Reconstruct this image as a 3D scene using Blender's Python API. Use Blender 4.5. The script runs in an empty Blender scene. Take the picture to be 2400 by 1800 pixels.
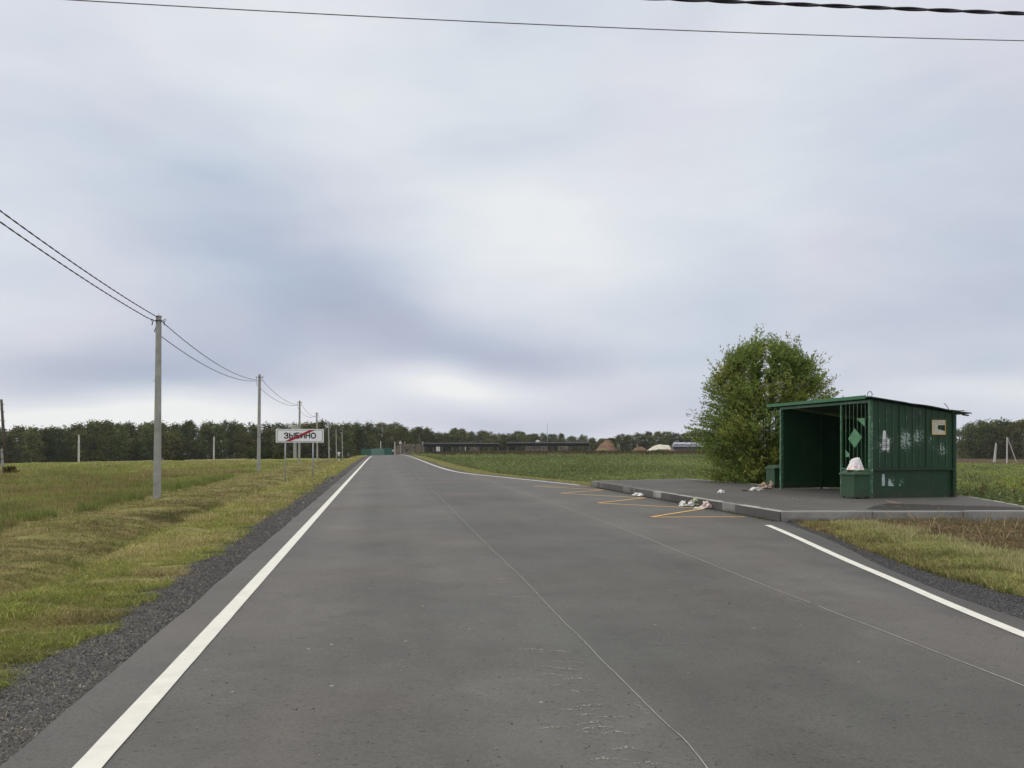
import bpy, bmesh, math, random
import numpy as np
from mathutils import Vector, Matrix, noise as mnoise
R = math.radians
rng = np.random.default_rng(7)
random.seed(7)
SC = bpy.context.scene
COL = SC.collection

# ------------------------------------------------------------------ camera
F = 1920.0; HY = 1042.0; CH = 1.6
cd = bpy.data.cameras.new("camera"); cam = bpy.data.objects.new("camera", cd); COL.objects.link(cam)
cam.location = (0, 0, CH); cam.rotation_euler = (R(90), 0, 0)
cd.sensor_width = 36; cd.lens = 36 * F / 2400.0; cd.shift_y = (HY - 900) / 2400.0
cd.clip_start = 0.1; cd.clip_end = 4000
SC.camera = cam
SC.view_settings.view_transform = 'Standard'; SC.view_settings.look = 'None'
SC.view_settings.gamma = 1; SC.view_settings.exposure = 0.0
SC.cycles.max_bounces = 5; SC.cycles.diffuse_bounces = 3; SC.cycles.transparent_max_bounces = 6
SC.cycles.volume_bounces = 0

# ------------------------------------------------------------------ node helper
class NT:
    def __init__(s, nt): s.t = nt; s.n = nt.nodes; s.l = nt.links
    def new(s, typ, **kw):
        n = s.n.new(typ)
        for k, v in kw.items(): setattr(n, k, v)
        return n
    def put(s, sock, v):
        if isinstance(v, bpy.types.NodeSocket): s.l.new(v, sock)
        elif v is not None: sock.default_value = v
    def m(s, op, a, b=None, c=None, clamp=False):
        n = s.new('ShaderNodeMath', operation=op, use_clamp=clamp)
        s.put(n.inputs[0], a)
        if b is not None: s.put(n.inputs[1], b)
        if c is not None: s.put(n.inputs[2], c)
        return n.outputs[0]
    def vm(s, op, a, b=None):
        n = s.new('ShaderNodeVectorMath', operation=op); s.put(n.inputs[0], a)
        if b is not None:
            if op == 'SCALE': s.put(n.inputs['Scale'], b)
            else: s.put(n.inputs[1], b)
        return n.outputs[0]
    def noise(s, vec, scale, detail=3, rough=.55, dist=0.0, out='Fac'):
        n = s.new('ShaderNodeTexNoise'); s.put(n.inputs['Vector'], vec)
        n.inputs['Scale'].default_value = scale; n.inputs['Detail'].default_value = detail
        n.inputs['Roughness'].default_value = rough; n.inputs['Distortion'].default_value = dist
        return n.outputs[out]
    def vor(s, vec, scale, out='Distance', feat='F1'):
        n = s.new('ShaderNodeTexVoronoi', feature=feat); s.put(n.inputs['Vector'], vec)
        n.inputs['Scale'].default_value = scale
        return n.outputs[out]
    def rng(s, v, a, b, c=0., d=1., smooth=False):
        n = s.new('ShaderNodeMapRange', interpolation_type='SMOOTHSTEP' if smooth else 'LINEAR')
        s.put(n.inputs['Value'], v)
        for k, x in zip(('From Min', 'From Max', 'To Min', 'To Max'), (a, b, c, d)): s.put(n.inputs[k], x)
        return n.outputs[0]
    def mix(s, f, a, b, mode='MIX'):
        n = s.new('ShaderNodeMix', data_type='RGBA', blend_type=mode)
        s.put(n.inputs[0], f)
        s.put(n.inputs[6], c4(a)); s.put(n.inputs[7], c4(b))
        return n.outputs[2]
    def sep(s, v):
        n = s.new('ShaderNodeSeparateXYZ'); s.put(n.inputs[0], v); return n.outputs
    def comb(s, x, y, z):
        n = s.new('ShaderNodeCombineXYZ')
        for i, v in enumerate((x, y, z)): s.put(n.inputs[i], v)
        return n.outputs[0]
    def mapv(s, vec, loc=(0,0,0), rot=(0,0,0), sc=(1,1,1)):
        n = s.new('ShaderNodeMapping'); s.put(n.inputs[0], vec)
        n.inputs['Location'].default_value = loc; n.inputs['Rotation'].default_value = rot; n.inputs['Scale'].default_value = sc
        return n.outputs[0]
    def ramp(s, f, stops):
        n = s.new('ShaderNodeValToRGB'); s.put(n.inputs[0], f); e = n.color_ramp.elements
        while len(e) < len(stops): e.new(.5)
        for i, (p, c) in enumerate(stops): e[i].position = p; e[i].color = c4(c)
        return n.outputs[0]
def c4(c):
    if isinstance(c, (tuple, list)) and len(c) == 3: return (*c, 1)
    return c

# ------------------------------------------------------------------ world: overcast sky
SUN_EL, SUN_AZ = R(32), R(-92)          # azimuth measured from +Y towards +X
w = bpy.data.worlds.new("World"); SC.world = w; w.use_nodes = True
N = NT(w.node_tree); N.n.clear()
out = N.new('ShaderNodeOutputWorld'); bg = N.new('ShaderNodeBackground'); N.l.new(bg.outputs[0], out.inputs[0])
sky = N.new('ShaderNodeTexSky', sky_type='NISHITA', sun_disc=False)
sky.sun_elevation = SUN_EL; sky.sun_rotation = SUN_AZ
tc = N.new('ShaderNodeTexCoord').outputs['Generated']
x, y, z = N.sep(N.vm('NORMALIZE', tc))
az = N.m('ARCTAN2', x, y); el = N.m('ARCSINE', z)
q = N.comb(N.m('MULTIPLY', az, 1.0), N.m('MULTIPLY', el, 2.0), 0.3)
nz = N.noise(q, 2.2, 3, .5, out='Color'); wx, wy, _ = N.sep(nz)
azw = N.m('ADD', az, N.m('MULTIPLY', N.m('SUBTRACT', wx, .5), .20))
elw = N.m('ADD', el, N.m('MULTIPLY', N.m('SUBTRACT', wy, .5), .10))
def lobe(px, py, rx, ry, amp, rot=0):
    a0 = math.atan2(px - 1200, F); e0 = math.atan2(HY - py, math.hypot(F, px - 1200))
    c, s_ = math.cos(rot), math.sin(rot)
    da = N.m('SUBTRACT', azw, a0); de = N.m('SUBTRACT', elw, e0)
    u = N.m('DIVIDE', N.m('ADD', N.m('MULTIPLY', da, c), N.m('MULTIPLY', de, s_)), rx / F)
    v = N.m('DIVIDE', N.m('SUBTRACT', N.m('MULTIPLY', de, c), N.m('MULTIPLY', da, s_)), ry / F)
    r2 = N.m('ADD', N.m('MULTIPLY', u, u), N.m('MULTIPLY', v, v))
    return N.m('MULTIPLY', N.m('EXPONENT', N.m('MULTIPLY', r2, -1)), amp)
LOBES = [(540,560,430,250,-.36,-.25),(990,765,330,75,-.28,-.12),(1330,820,300,60,-.26,0),(230,860,300,66,-.36,0),
         (2330,640,330,260,-.16,0),(1850,720,380,140,-.10,0),(1500,950,500,50,-.16,0),(1150,990,330,30,-.20,0),
         (1330,560,300,130,.20,0),(120,230,480,260,.12,0),(1060,892,190,42,.44,0),(200,965,480,50,.50,0),
         (2350,915,280,34,.28,0),(900,120,600,120,.10,0),(700,960,300,50,.05,0),(120,620,300,120,.08,0),(1250,330,300,80,-.05,0),
         (1950,60,400,160,.06,0),(2300,250,500,200,-.05,0),(60,60,250,120,-.06,0),(2100,830,500,60,.04,0)]
val = N.m('ADD', .69, N.m('MULTIPLY', N.m('SUBTRACT', N.noise(q, 2.6, 4, .45), .5), .50))
for L in LOBES: val = N.m('ADD', val, lobe(*L))
fine = N.noise(N.comb(N.m('MULTIPLY', azw, 1.0), N.m('MULTIPLY', elw, 3.2), 1.7), 5.5, 7, .55)
val = N.m('ADD', val, N.m('MULTIPLY', N.m('SUBTRACT', fine, .5), .30))
hue = N.noise(N.comb(az, N.m('MULTIPLY', el, 1.4), 9.1), 4.0, 2, .5)
cold = N.ramp(val, [(0.0, (.31,.395,.53)), (.35, (.455,.54,.67)), (.6, (.63,.69,.78)), (.85, (.78,.82,.86)), (1.0, (.90,.915,.92))])
lav = N.ramp(val, [(0.0, (.36,.40,.53)), (.35, (.51,.55,.67)), (.6, (.68,.70,.785)), (.85, (.80,.82,.87)), (1.0, (.91,.915,.92))])
cloud = N.mix(N.rng(hue, .38, .62), cold, lav)
zen = N.m('ADD', 10.0, N.m('MULTIPLY', N.rng(el, .5, 1.2, 0, 1, True), 9.0))
cloud = N.mix(N.rng(el, .5, 1.0, 0, 1, True), cloud, (.82,.77,.66))
cloud = N.vm('SCALE', cloud, zen)
colr = N.mix(.04, cloud, sky.outputs[0])
N.l.new(colr, bg.inputs[0]); bg.inputs[1].default_value = .1

sd = bpy.data.lights.new("sun", 'SUN'); sun = bpy.data.objects.new("sun", sd); COL.objects.link(sun)
sd.energy = 1.1; sd.angle = R(18); sd.color = (1, .93, .82)
dv = Vector((math.sin(SUN_AZ) * math.cos(SUN_EL), math.cos(SUN_AZ) * math.cos(SUN_EL), math.sin(SUN_EL)))
sun.rotation_euler = dv.to_track_quat('Z', 'Y').to_euler(); sun.location = (0, 0, 60)

# ------------------------------------------------------------------ objects helpers
def tag(o, label=None, cat=None, group=None, kind=None):
    if label: o['label'] = label
    if cat: o['category'] = cat
    if group: o['group'] = group
    if kind: o['kind'] = kind
    return o
def empty(name, loc, rz=0, label=None, cat=None, group=None):
    o = bpy.data.objects.new(name, None); COL.objects.link(o); o.empty_display_size = .2
    o.location = loc; o.rotation_euler = (0, 0, rz)
    return tag(o, label, cat, group)
def link_mesh(name, me, mat, parent=None):
    o = bpy.data.objects.new(name, me); COL.objects.link(o)
    if mat: me.materials.append(mat)
    if parent: o.parent = parent
    return o
class MB:
    def __init__(s): s.v = []; s.f = []
    def add(s, vs, fs):
        b = len(s.v); s.v += [tuple(v) for v in vs]; s.f += [tuple(b + i for i in f) for f in fs]; return s
    def box(s, x0, x1, y0, y1, z0, z1, M=None):
        vs = [Vector(p) for p in ((x0,y0,z0),(x1,y0,z0),(x1,y1,z0),(x0,y1,z0),(x0,y0,z1),(x1,y0,z1),(x1,y1,z1),(x0,y1,z1))]
        if M: vs = [M @ v for v in vs]
        return s.add(vs, [(0,3,2,1),(4,5,6,7),(0,1,5,4),(1,2,6,5),(2,3,7,6),(3,0,4,7)])
    def tube(s, pts, rad, seg=6, caps=True, rads=None):
        pts = [Vector(p) for p in pts]; n = len(pts); vs = []
        for i, p in enumerate(pts):
            t = (pts[min(i+1, n-1)] - pts[max(i-1, 0)]); t = t.normalized() if t.length > 0 else Vector((0,0,1))
            a = t.cross(Vector((0, 0, 1))) if abs(t.z) < .95 else t.cross(Vector((1, 0, 0)))
            a.normalize(); b = t.cross(a); r = rads[i] if rads else rad
            for k in range(seg):
                an = 2 * math.pi * k / seg; vs.append(p + (a * math.cos(an) + b * math.sin(an)) * r)
        fs = [(i*seg+k, i*seg+(k+1) % seg, (i+1)*seg+(k+1) % seg, (i+1)*seg+k) for i in range(n-1) for k in range(seg)]
        if caps: fs += [tuple(range(seg-1, -1, -1)), tuple((n-1)*seg + k for k in range(seg))]
        return s.add(vs, fs)
    def taper(s, p0, p1, w0, d0, w1, d1):      # rectangular tapered post
        p0 = Vector(p0); p1 = Vector(p1); vs = []
        for p, a, b in ((p0, w0, d0), (p1, w1, d1)):
            c = min(a, b) * .12
            for x_, y_ in ((-a+c,-b),(a-c,-b),(a,-b+c),(a,b-c),(a-c,b),(-a+c,b),(-a,b-c),(-a,-b+c)):
                vs.append(p + Vector((x_/2 if True else 0, y_/2, 0)))
        fs = [(k, (k+1) % 8, 8+(k+1) % 8, 8+k) for k in range(8)] + [tuple(range(7,-1,-1)), tuple(range(8,16))]
        return s.add(vs, fs)
    def prism(s, poly, z0, z1):
        n = len(poly); vs = [(p[0], p[1], z0) for p in poly] + [(p[0], p[1], z1) for p in poly]
        fs = [(k, (k+1) % n, n+(k+1) % n, n+k) for k in range(n)] + [tuple(range(n-1,-1,-1)), tuple(range(n, 2*n))]
        return s.add(vs, fs)
    def build(s, name, mat, parent=None, smooth=False, bevel=0):
        me = bpy.data.meshes.new(name); me.from_pydata(s.v, [], s.f); me.update()
        bm = bmesh.new(); bm.from_mesh(me); bmesh.ops.recalc_face_normals(bm, faces=bm.faces[:])
        if bevel: bmesh.ops.bevel(bm, geom=bm.edges[:], offset=bevel, segments=1, affect='EDGES')
        bm.to_mesh(me); bm.free()
        o = link_mesh(name, me, mat, parent)
        if smooth: me.polygons.foreach_set('use_smooth', [True] * len(me.polygons))
        return o
def np_mesh(name, verts, faces, mat, parent=None, cols=None, smooth=False):
    """verts (N,3), faces (M,k) with k constant, cols (N,3)"""
    me = bpy.data.meshes.new(name); M, k = faces.shape
    me.vertices.add(len(verts)); me.vertices.foreach_set('co', verts.astype(np.float32).ravel())
    me.loops.add(M * k); me.loops.foreach_set('vertex_index', faces.astype(np.int32).ravel())
    me.polygons.add(M); me.polygons.foreach_set('loop_start', np.arange(0, M * k, k, dtype=np.int32))
    me.polygons.foreach_set('loop_total', np.full(M, k, dtype=np.int32))
    me.update(calc_edges=True)
    if smooth: me.polygons.foreach_set('use_smooth', np.ones(M, dtype=bool))
    if cols is not None:
        a = me.color_attributes.new('col', 'FLOAT_COLOR', 'POINT')
        c = np.ones((len(verts), 4), dtype=np.float32); c[:, :3] = cols; a.data.foreach_set('color', c.ravel())
    return link_mesh(name, me, mat, parent)
def copy_thing(o, label=None, group=None):
    r = o.copy(); COL.objects.link(r)
    for ch in list(o.children):
        c = ch.copy(); COL.objects.link(c); c.parent = r
        for g in ch.children:
            d = g.copy(); COL.objects.link(d); d.parent = c
    if label: r['label'] = label
    if group: r['group'] = group
    return r

# ------------------------------------------------------------------ numpy noise
_P = rng.random((256, 256))
def vnoise(x, y, sc=1.0, seed=0):
    x = np.asarray(x, float) * sc + seed * 17.3 + 1000; y = np.asarray(y, float) * sc + seed * 31.7 + 1000
    xi = np.floor(x).astype(int); yi = np.floor(y).astype(int); fx = x - xi; fy = y - yi
    fx = fx * fx * (3 - 2 * fx); fy = fy * fy * (3 - 2 * fy)
    g = lambda a, b: _P[a % 256, b % 256]
    return (g(xi, yi) * (1-fx) + g(xi+1, yi) * fx) * (1-fy) + (g(xi, yi+1) * (1-fx) + g(xi+1, yi+1) * fx) * fy
def fbm(x, y, sc, oct=3, seed=0):
    s = 0; a = 1; t = 0
    for i in range(oct): s = s + a * vnoise(x, y, sc * 2.03 ** i, seed + i * 5); t += a; a *= .5
    return s / t
def sstep(a, b, v):
    t = np.clip((np.asarray(v, float) - a) / (b - a), 0, 1); return t * t * (3 - 2 * t)

# ------------------------------------------------------------------ place geometry
def atz(px, py, z=0.0):
    d = (CH - z) * F / (py - HY); return ((px - 1200) / F * d, d, z)
def aty(px, py, d): return ((px - 1200) / F * d, d, CH - (py - HY) / F * d)
def xl(y): return -2.1 - .16 * (np.asarray(y, float) - 4.05)        # left white line
_ry = np.array([-60, 0, 3, 7.47, 8.44, 10.67, 14.2, 16.93, 17.1, 31.5, 34, 39.9, 47.5, 56, 66, 1000])
_rx = np.array([9, 5.4, 4.85, 4.66, 4.62, 4.83, 5.37, 5.56, 5.58, 3.03, 2.5, .25, -2.75, xl(56)+6.0, xl(66)+5.85, xl(1000)+5.85])
def xr(y): return np.interp(y, _ry, _rx)
PLAT = [(3.03,31.5),(5.58,17.07),(11.35,17.2),(11.85,19.6),(12.3,22.0),(10.9,25.2),(8.75,28.6),(7.14,33.6)]
def inside(x, y, poly=PLAT, grow=0):
    x = np.asarray(x, float); y = np.asarray(y, float)
    c = np.mean(poly, axis=0); P = [(p[0] + (p[0]-c[0]) * grow, p[1] + (p[1]-c[1]) * grow) for p in poly]
    r = np.zeros(x.shape, bool); n = len(P)
    for i in range(n):
        x1, y1 = P[i]; x2, y2 = P[(i+1) % n]
        cond = ((y1 > y) != (y2 > y)) & (x < (x2-x1) * (y-y1) / ((y2-y1) if y2 != y1 else 1e-9) + x1)
        r ^= cond
    return r
def drop(x, y):
    a = np.asarray(x, float) / np.maximum(y, 3.0)
    s0 = np.interp(a, [-.625,-.3,-.17,-.05,.25], [58, 88, 75, 100, 150])
    k = np.interp(a, [-.625,-.3,-.17,-.05,.25], [1.4e-4, 7.7e-5, 7.5e-5, 2.2e-5, 2e-5])
    u = np.maximum(0, y - s0); u1 = np.minimum(u, 200)
    q_ = k * u1 * u1 + 2 * k * u1 * np.maximum(0, u - 200) * .5
    wr = sstep(.3, .5, a)
    return q_ * (1 - wr) + 2.8 * sstep(20, 230, y) * wr
def roadz(x, y): return -drop(x, y)
def G(x, y):
    x = np.asarray(x, float); y = np.asarray(y, float)
    t = xl(y) - x; r = x - xr(y)
    lum = (fbm(x, y, .5, 3, 3) - .5)
    pl = np.interp(t, [.0,.40,.46,1.0,2.6,3.0,3.7,4.3,5.2,6.5,9,40], [-.1,-.1,-.035,-.05,-.11,-.26,-.90,-1.05,-.80,-.70,-.76,-.8])
    pr = np.interp(r, [-.3,-.02,.02,.6,2.0,4,6], [-.1,-.08,-.035,-.05,-.14,-.34,-.4])
    near = 1 - sstep(30, 38, y)
    nearp = np.interp(r, [-.3,-.02,.02,.5,1.2,3,6], [-.1,-.08,-.035,-.02,.03,.03,0.0])
    beh = 1 - sstep(17, 22, y)
    prr = pr * (1 - near) + near * (nearp * beh + np.where(r < .02, nearp, -.12) * (1 - beh))
    z = np.where(t > 0, pl, np.where(r > -.3, prr, -.1))
    amp = np.where(t > 0, np.interp(t, [.4, 1.2, 3, 12], [.0, .05, .22, .22]), np.interp(r, [.3, 1.5, 6], [0, .05, .2]))
    z = z + lum * amp + (fbm(x, y, 2.3, 2, 9) - .5) * np.minimum(amp, .1) * .9
    rel = np.abs(fbm(x*.55, y*1.5, 1.3, 3, 15) - .5) * 2
    z = z + (rel - .3) * np.where(t > 0, np.interp(t, [1.0, 1.6, 9, 10], [0, .14, .16, .08]), np.interp(r, [.4, 1.5], [0, .07]) * (1 if True else 0))
    return z - drop(x, y)
def gz(x, y): return float(G(np.array([x]), np.array([y]))[0])

# ------------------------------------------------------------------ materials
def mat(name):
    m = bpy.data.materials.new(name); m.use_nodes = True; n = NT(m.node_tree)
    b = n.n['Principled BSDF']; return m, n, b
def simple(name, col, rough=.7, var=.25, scale=6, bump=.0, metal=0, bscale=60, rust=0, rustcol=(.10,.05,.03)):
    m, n, b = mat(name); oc = n.new('ShaderNodeTexCoord').outputs['Object']
    f = n.noise(oc, scale, 5, .6)
    dark = tuple(c * (1 - var) for c in col); lite = tuple(min(1, c * (1 + var)) for c in col)
    c = n.mix(n.rng(f, .3, .7), dark, lite)
    if rust:
        rf = n.rng(n.noise(oc, scale * 1.7, 8, .7), .62 - rust * .1, .70 - rust * .1)
        c = n.mix(rf, c, rustcol)
    n.put(b.inputs['Base Color'], c); b.inputs['Roughness'].default_value = rough; b.inputs['Metallic'].default_value = metal
    if bump:
        bp = n.new('ShaderNodeBump'); bp.inputs['Strength'].default_value = bump; bp.inputs['Distance'].default_value = .01
        n.l.new(n.noise(oc, bscale, 4, .6), bp.inputs['Height']); n.l.new(bp.outputs[0], b.inputs['Normal'])
    return m
def attr_mat(name, rough=.8, transl=.0, spec=.2):
    m, n, b = mat(name); a = n.new('ShaderNodeAttribute', attribute_name='col')
    n.l.new(a.outputs['Color'], b.inputs['Base Color']); b.inputs['Roughness'].default_value = rough
    b.inputs['Specular IOR Level'].default_value = spec
    if transl:
        t = n.new('ShaderNodeBsdfTranslucent'); n.l.new(a.outputs['Color'], t.inputs[0])
        mx = n.new('ShaderNodeMixShader'); mx.inputs[0].default_value = transl
        n.l.new(b.outputs[0], mx.inputs[1]); n.l.new(t.outputs[0], mx.inputs[2]); n.l.new(mx.outputs[0], n.n['Material Output'].inputs[0])
    return m

# asphalt
def asphalt(name, base, marks=True, tint=(1, .985, .965)):
    m, n, b = mat(name); oc = n.new('ShaderNodeTexCoord').outputs['Object']
    big = n.noise(oc, .35, 4, .55); mid = n.noise(oc, 3.0, 4, .6); fine = n.noise(oc, 140, 2, .8)
    v = n.m('ADD', n.rng(big, .3, .7, .82, 1.18), n.rng(mid, .25, .75, -.12, .12))
    v = n.m('ADD', v, n.rng(fine, .25, .75, -.20, .20))
    sc = n.vor(oc, 85, 'Color'); sv, _, _ = n.sep(sc)
    v = n.m('ADD', v, n.rng(sv, 0, 1, -.13, .13))
    # longitudinal tracks (along the road)
    rot = n.mapv(oc, rot=(0, 0, R(-9.1)))
    tr = n.noise(n.mapv(rot, sc=(1.1, .02, 1)), 1.0, 3, .5)
    v = n.m('ADD', v, n.rng(tr, .3, .7, -.10, .10))
    tone = n.noise(oc, .22, 3, .5)
    c = n.vm('SCALE', n.mix(n.rng(tone, .35, .65), tuple(base * k for k in (1.05, .975, .945)), tuple(base * k for k in (.965, 1.0, .985))), v)
    lx, ly, _ = n.sep(oc); offl = n.m('ADD', n.m('ADD', lx, n.m('MULTIPLY', ly, .16)), n.m('MULTIPLY', n.m('SUBTRACT', mid, .5), .25))
    if marks:
        lane = n.m('MULTIPLY', n.rng(offl, 1.45, 1.75, 0, 1, True), n.rng(offl, 4.6, 3.9, 0, 1, True))
        c = n.mix(n.m('MULTIPLY', lane, .5), c, n.vm('SCALE', c, .80))
        wt = n.m('ABSOLUTE', n.m('SUBTRACT', n.m('ABSOLUTE', n.m('SUBTRACT', offl, .05)), .75))
        c = n.mix(n.m('MULTIPLY', n.rng(wt, .42, .1, 0, 1, True), .35), c, n.vm('SCALE', c, 1.22))
    bl = n.noise(n.mapv(oc, (9,4,0)), 1.3, 6, .68)
    c = n.mix(n.rng(bl, .52, .68, 0, .5), c, n.vm('SCALE', c, .72)); c = n.mix(n.rng(bl, .44, .32, 0, .4), c, n.vm('SCALE', c, 1.28))
    # dark pits and pale chips, sparse
    st = n.mapv(oc, sc=(1, 1.9, 1))
    pit = n.m('MULTIPLY', n.rng(n.noise(st, 17, 3, .6), .625, .67), n.rng(n.noise(oc, 1.3, 2, .5), .38, .54))
    c = n.mix(n.m('MULTIPLY', pit, .75), c, (.035, .033, .032))
    pit2 = n.m('MULTIPLY', n.rng(n.noise(n.mapv(oc, (5,2,0), sc=(1, 2.3, 1)), 5.5, 4, .7), .64, .70), .5)
    c = n.mix(pit2, c, (.045, .044, .043))
    chip = n.m('MULTIPLY', n.rng(n.vor(n.mapv(oc, (3.1, 1.7, 0)), 3.3), .060, .035, 0, 1), n.rng(n.noise(oc, 2.1, 1), .52, .58))
    c = n.mix(n.m('MULTIPLY', chip, .6), c, (.42, .41, .38))
    if marks:
        xx, yy, zz = n.sep(oc)
        off = n.m('ADD', xx, n.m('MULTIPLY', yy, .16))         # constant along the road; joint at ~ .94+1.6=1.61
        band = n.m('MULTIPLY', n.rng(off, .55, .85, 0, 1, True), n.rng(off, 1.42, 1.15, 0, 1, True))
        band = n.m('MULTIPLY', band, n.rng(yy, 19, 13, 0, 1))
        sm = n.rng(n.noise(n.mapv(oc, sc=(1, 5, 1)), 1.5, 6, .7), .66, .78)
        c = n.mix(n.m('MULTIPLY', sm, .35), c, (.22, .21, .19))
    n.put(b.inputs['Base Color'], c)
    n.put(b.inputs['Roughness'], n.rng(mid, .2, .8, .66, .82)); b.inputs['Specular IOR Level'].default_value = .35
    bp = n.new('ShaderNodeBump'); bp.inputs['Strength'].default_value = .5; bp.inputs['Distance'].default_value = .006
    h = n.m('ADD', n.noise(oc, 110, 3, .7), n.m('MULTIPLY', pit, -1.5)); n.l.new(h, bp.inputs['Height']); n.l.new(bp.outputs[0], b.inputs['Normal'])
    return m
M_ASPH = asphalt('asphalt', .104)
M_PAVE = asphalt('platform_asphalt', .088, marks=False)
M_PATCH = asphalt('fresh_asphalt', .022, marks=False)

def paint(name, col, wear=.5, under=(.13,.13,.125)):
    m, n, b = mat(name); oc = n.new('ShaderNodeTexCoord').outputs['Object']
    f = n.noise(oc, 30, 6, .75); g = n.noise(oc, 1.2, 3, .6)
    wr = n.rng(n.m('ADD', n.m('MULTIPLY', f, .6), n.m('MULTIPLY', g, .4)), .60 - wear * .08, .64 - wear * .03)
    c = n.mix(n.rng(n.noise(oc, 5, 4), .3, .7), tuple(k * .86 for k in col), col)
    c = n.mix(n.rng(n.noise(oc, 75, 3, .8), .62, .72, 0, .3), c, under)
    c = n.mix(n.m('MULTIPLY', wr, .85), c, under)
    n.put(b.inputs['Base Color'], c); b.inputs['Roughness'].default_value = .6
    return m
M_WHITE = paint('white_road_paint', (.74, .74, .70), -.3)
M_YELL = paint('yellow_road_paint', (.72, .44, .11), .5)
M_JOINT = paint('pale_joint', (.34, .34, .32), 1.1)
M_CONC = simple('concrete_pole', (.33, .33, .315), .85, .22, 2.2, .3)
M_CONCW = simple('white_concrete', (.52, .51, .48), .85, .15, 2)
M_GALV = simple('galvanised', (.36, .39, .41), .5, .15, 4, metal=.3)
M_WOOD = simple('old_wood', (.075, .062, .05), .9, .3, 5, .4)
M_CABLE = simple('black_cable', (.018, .018, .03), .55, .2, 3)
M_IRON = simple('dark_iron', (.06, .058, .055), .6, .3, 9, rust=.3)
M_THIN = simple('grey_wire', (.10, .10, .105), .5, .2, 3)
M_SOIL = simple('soil', (.11, .062, .036), .95, .4, .6, .5, bscale=4)
M_LITTERW = simple('white_plastic', (.75, .74, .73), .4, .15, 9)
M_LITTERB = simple('brown_paper', (.36, .28, .22), .7, .5, 14)
M_LITTERG = simple('mixed_wrapper', (.34, .38, .26), .6, .6, 12)

# green shelter paint
def green(name, base=(.0080, .042, .0145), wear=0.0, dirt=True, lite=(.35,.5,.42)):
    m, n, b = mat(name); oc = n.new('ShaderNodeTexCoord').outputs['Object']
    f = n.noise(oc, 1.8, 4, .6); g = n.noise(n.mapv(oc, sc=(6, 6, .7)), 2.0, 4, .6)
    c = n.mix(n.rng(n.m('ADD', n.m('MULTIPLY', f, .5), n.m('MULTIPLY', g, .5)), .35, .65), tuple(k * .72 for k in base), tuple(k * 1.3 for k in base))
    if wear:
        wf = n.rng(n.noise(oc, 16, 7, .78), .66 - wear * .16, .72 - wear * .12)
        c = n.mix(n.m('MULTIPLY', wf, .8), c, lite)
    if dirt:
        zz = n.sep(oc)[2]
        d = n.m('MULTIPLY', n.rng(zz, .28, .02), n.rng(n.noise(oc, 7, 6, .7), .38, .6))
        c = n.mix(n.m('MULTIPLY', d, .85), c, (.045, .05, .038))
    rs = n.rng(n.noise(oc, 9, 8, .8), .70, .76)
    c = n.mix(n.m('MULTIPLY', rs, .6), c, (.06, .03, .018))
    n.put(b.inputs['Base Color'], c); n.put(b.inputs['Roughness'], n.rng(f, .3, .7, .38, .6))
    bp = n.new('ShaderNodeBump'); bp.inputs['Strength'].default_value = .25; bp.inputs['Distance'].default_value = .01
    n.l.new(n.noise(oc, 3, 4, .6), bp.inputs['Height']); n.l.new(bp.outputs[0], b.inputs['Normal'])
    return m, n, b, c, oc
M_GREEN = green('shelter_green')[0]
M_GLITE = green('shelter_trim', (.042, .120, .058), .75, False)[0]
M_GTRIM = green('roof_trim', (.032, .135, .060), .15, False, (.2,.42,.3))[0]
M_GBIN = green('bin_green', (.018, .062, .024), .12)[0]
M_GPLATE = green('plate_green', (.062, .185, .09), .55, False, (.45,.6,.5))[0]
M_ROOF = simple('roof_sheet', (.02, .05, .035), .6, .4, 2, rust=.5)
# side wall with glue residue left by torn notices (object coords: y along the wall, z up)
def residue(name, spots, amt=1.0, base=(.0080, .042, .0145)):
    m, n, b, c, oc = green(name, base)
    xx, yy, zz = n.sep(oc); tot = None
    for (cy, cz, ry, rz, s) in spots:
        u = n.m('DIVIDE', n.m('SUBTRACT', yy, cy), ry); v = n.m('DIVIDE', n.m('SUBTRACT', zz, cz), rz)
        g = n.rng(n.m('ADD', n.m('MULTIPLY', u, u), n.m('MULTIPLY', v, v)), 1.0, .0, 0, s)
        tot = g if tot is None else n.m('MAXIMUM', tot, g)
    nf = n.noise(oc, 17, 7, .72, .0)
    k = n.rng(n.m('ADD', nf, n.m('MULTIPLY', tot, .30)), .725, .775)
    k = n.m('MULTIPLY', k, n.rng(tot, 0, .12))
    hz = n.rng(n.noise(oc, 7, 6, .75), .42, .7)
    c = n.mix(n.m('MULTIPLY', n.m('MULTIPLY', hz, tot), .22 * amt), c, (.26, .36, .32))
    c = n.mix(n.m('MULTIPLY', k, .8 * amt), c, (.42, .50, .47))
    n.put(b.inputs['Base Color'], c); return m
M_SIDE = residue('side_sheet', [(.40,1.42,.40,.36,.8),(1.02,1.52,.30,.40,1.0),(1.42,1.62,.26,.34,.9),(1.78,1.5,.14,.3,.6),(2.14,1.28,.26,.30,.8)])
M_SIDELOW = residue('side_low', [(.62,.42,.2,.2,.7),(.95,.42,.12,.14,.6)], 1.0)
M_LEFTW = residue('left_sheet', [(.85,1.45,.35,.28,.5),(1.75,1.65,.28,.28,.5)], .45)
M_SIDE.name = 'side_sheet'

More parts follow.
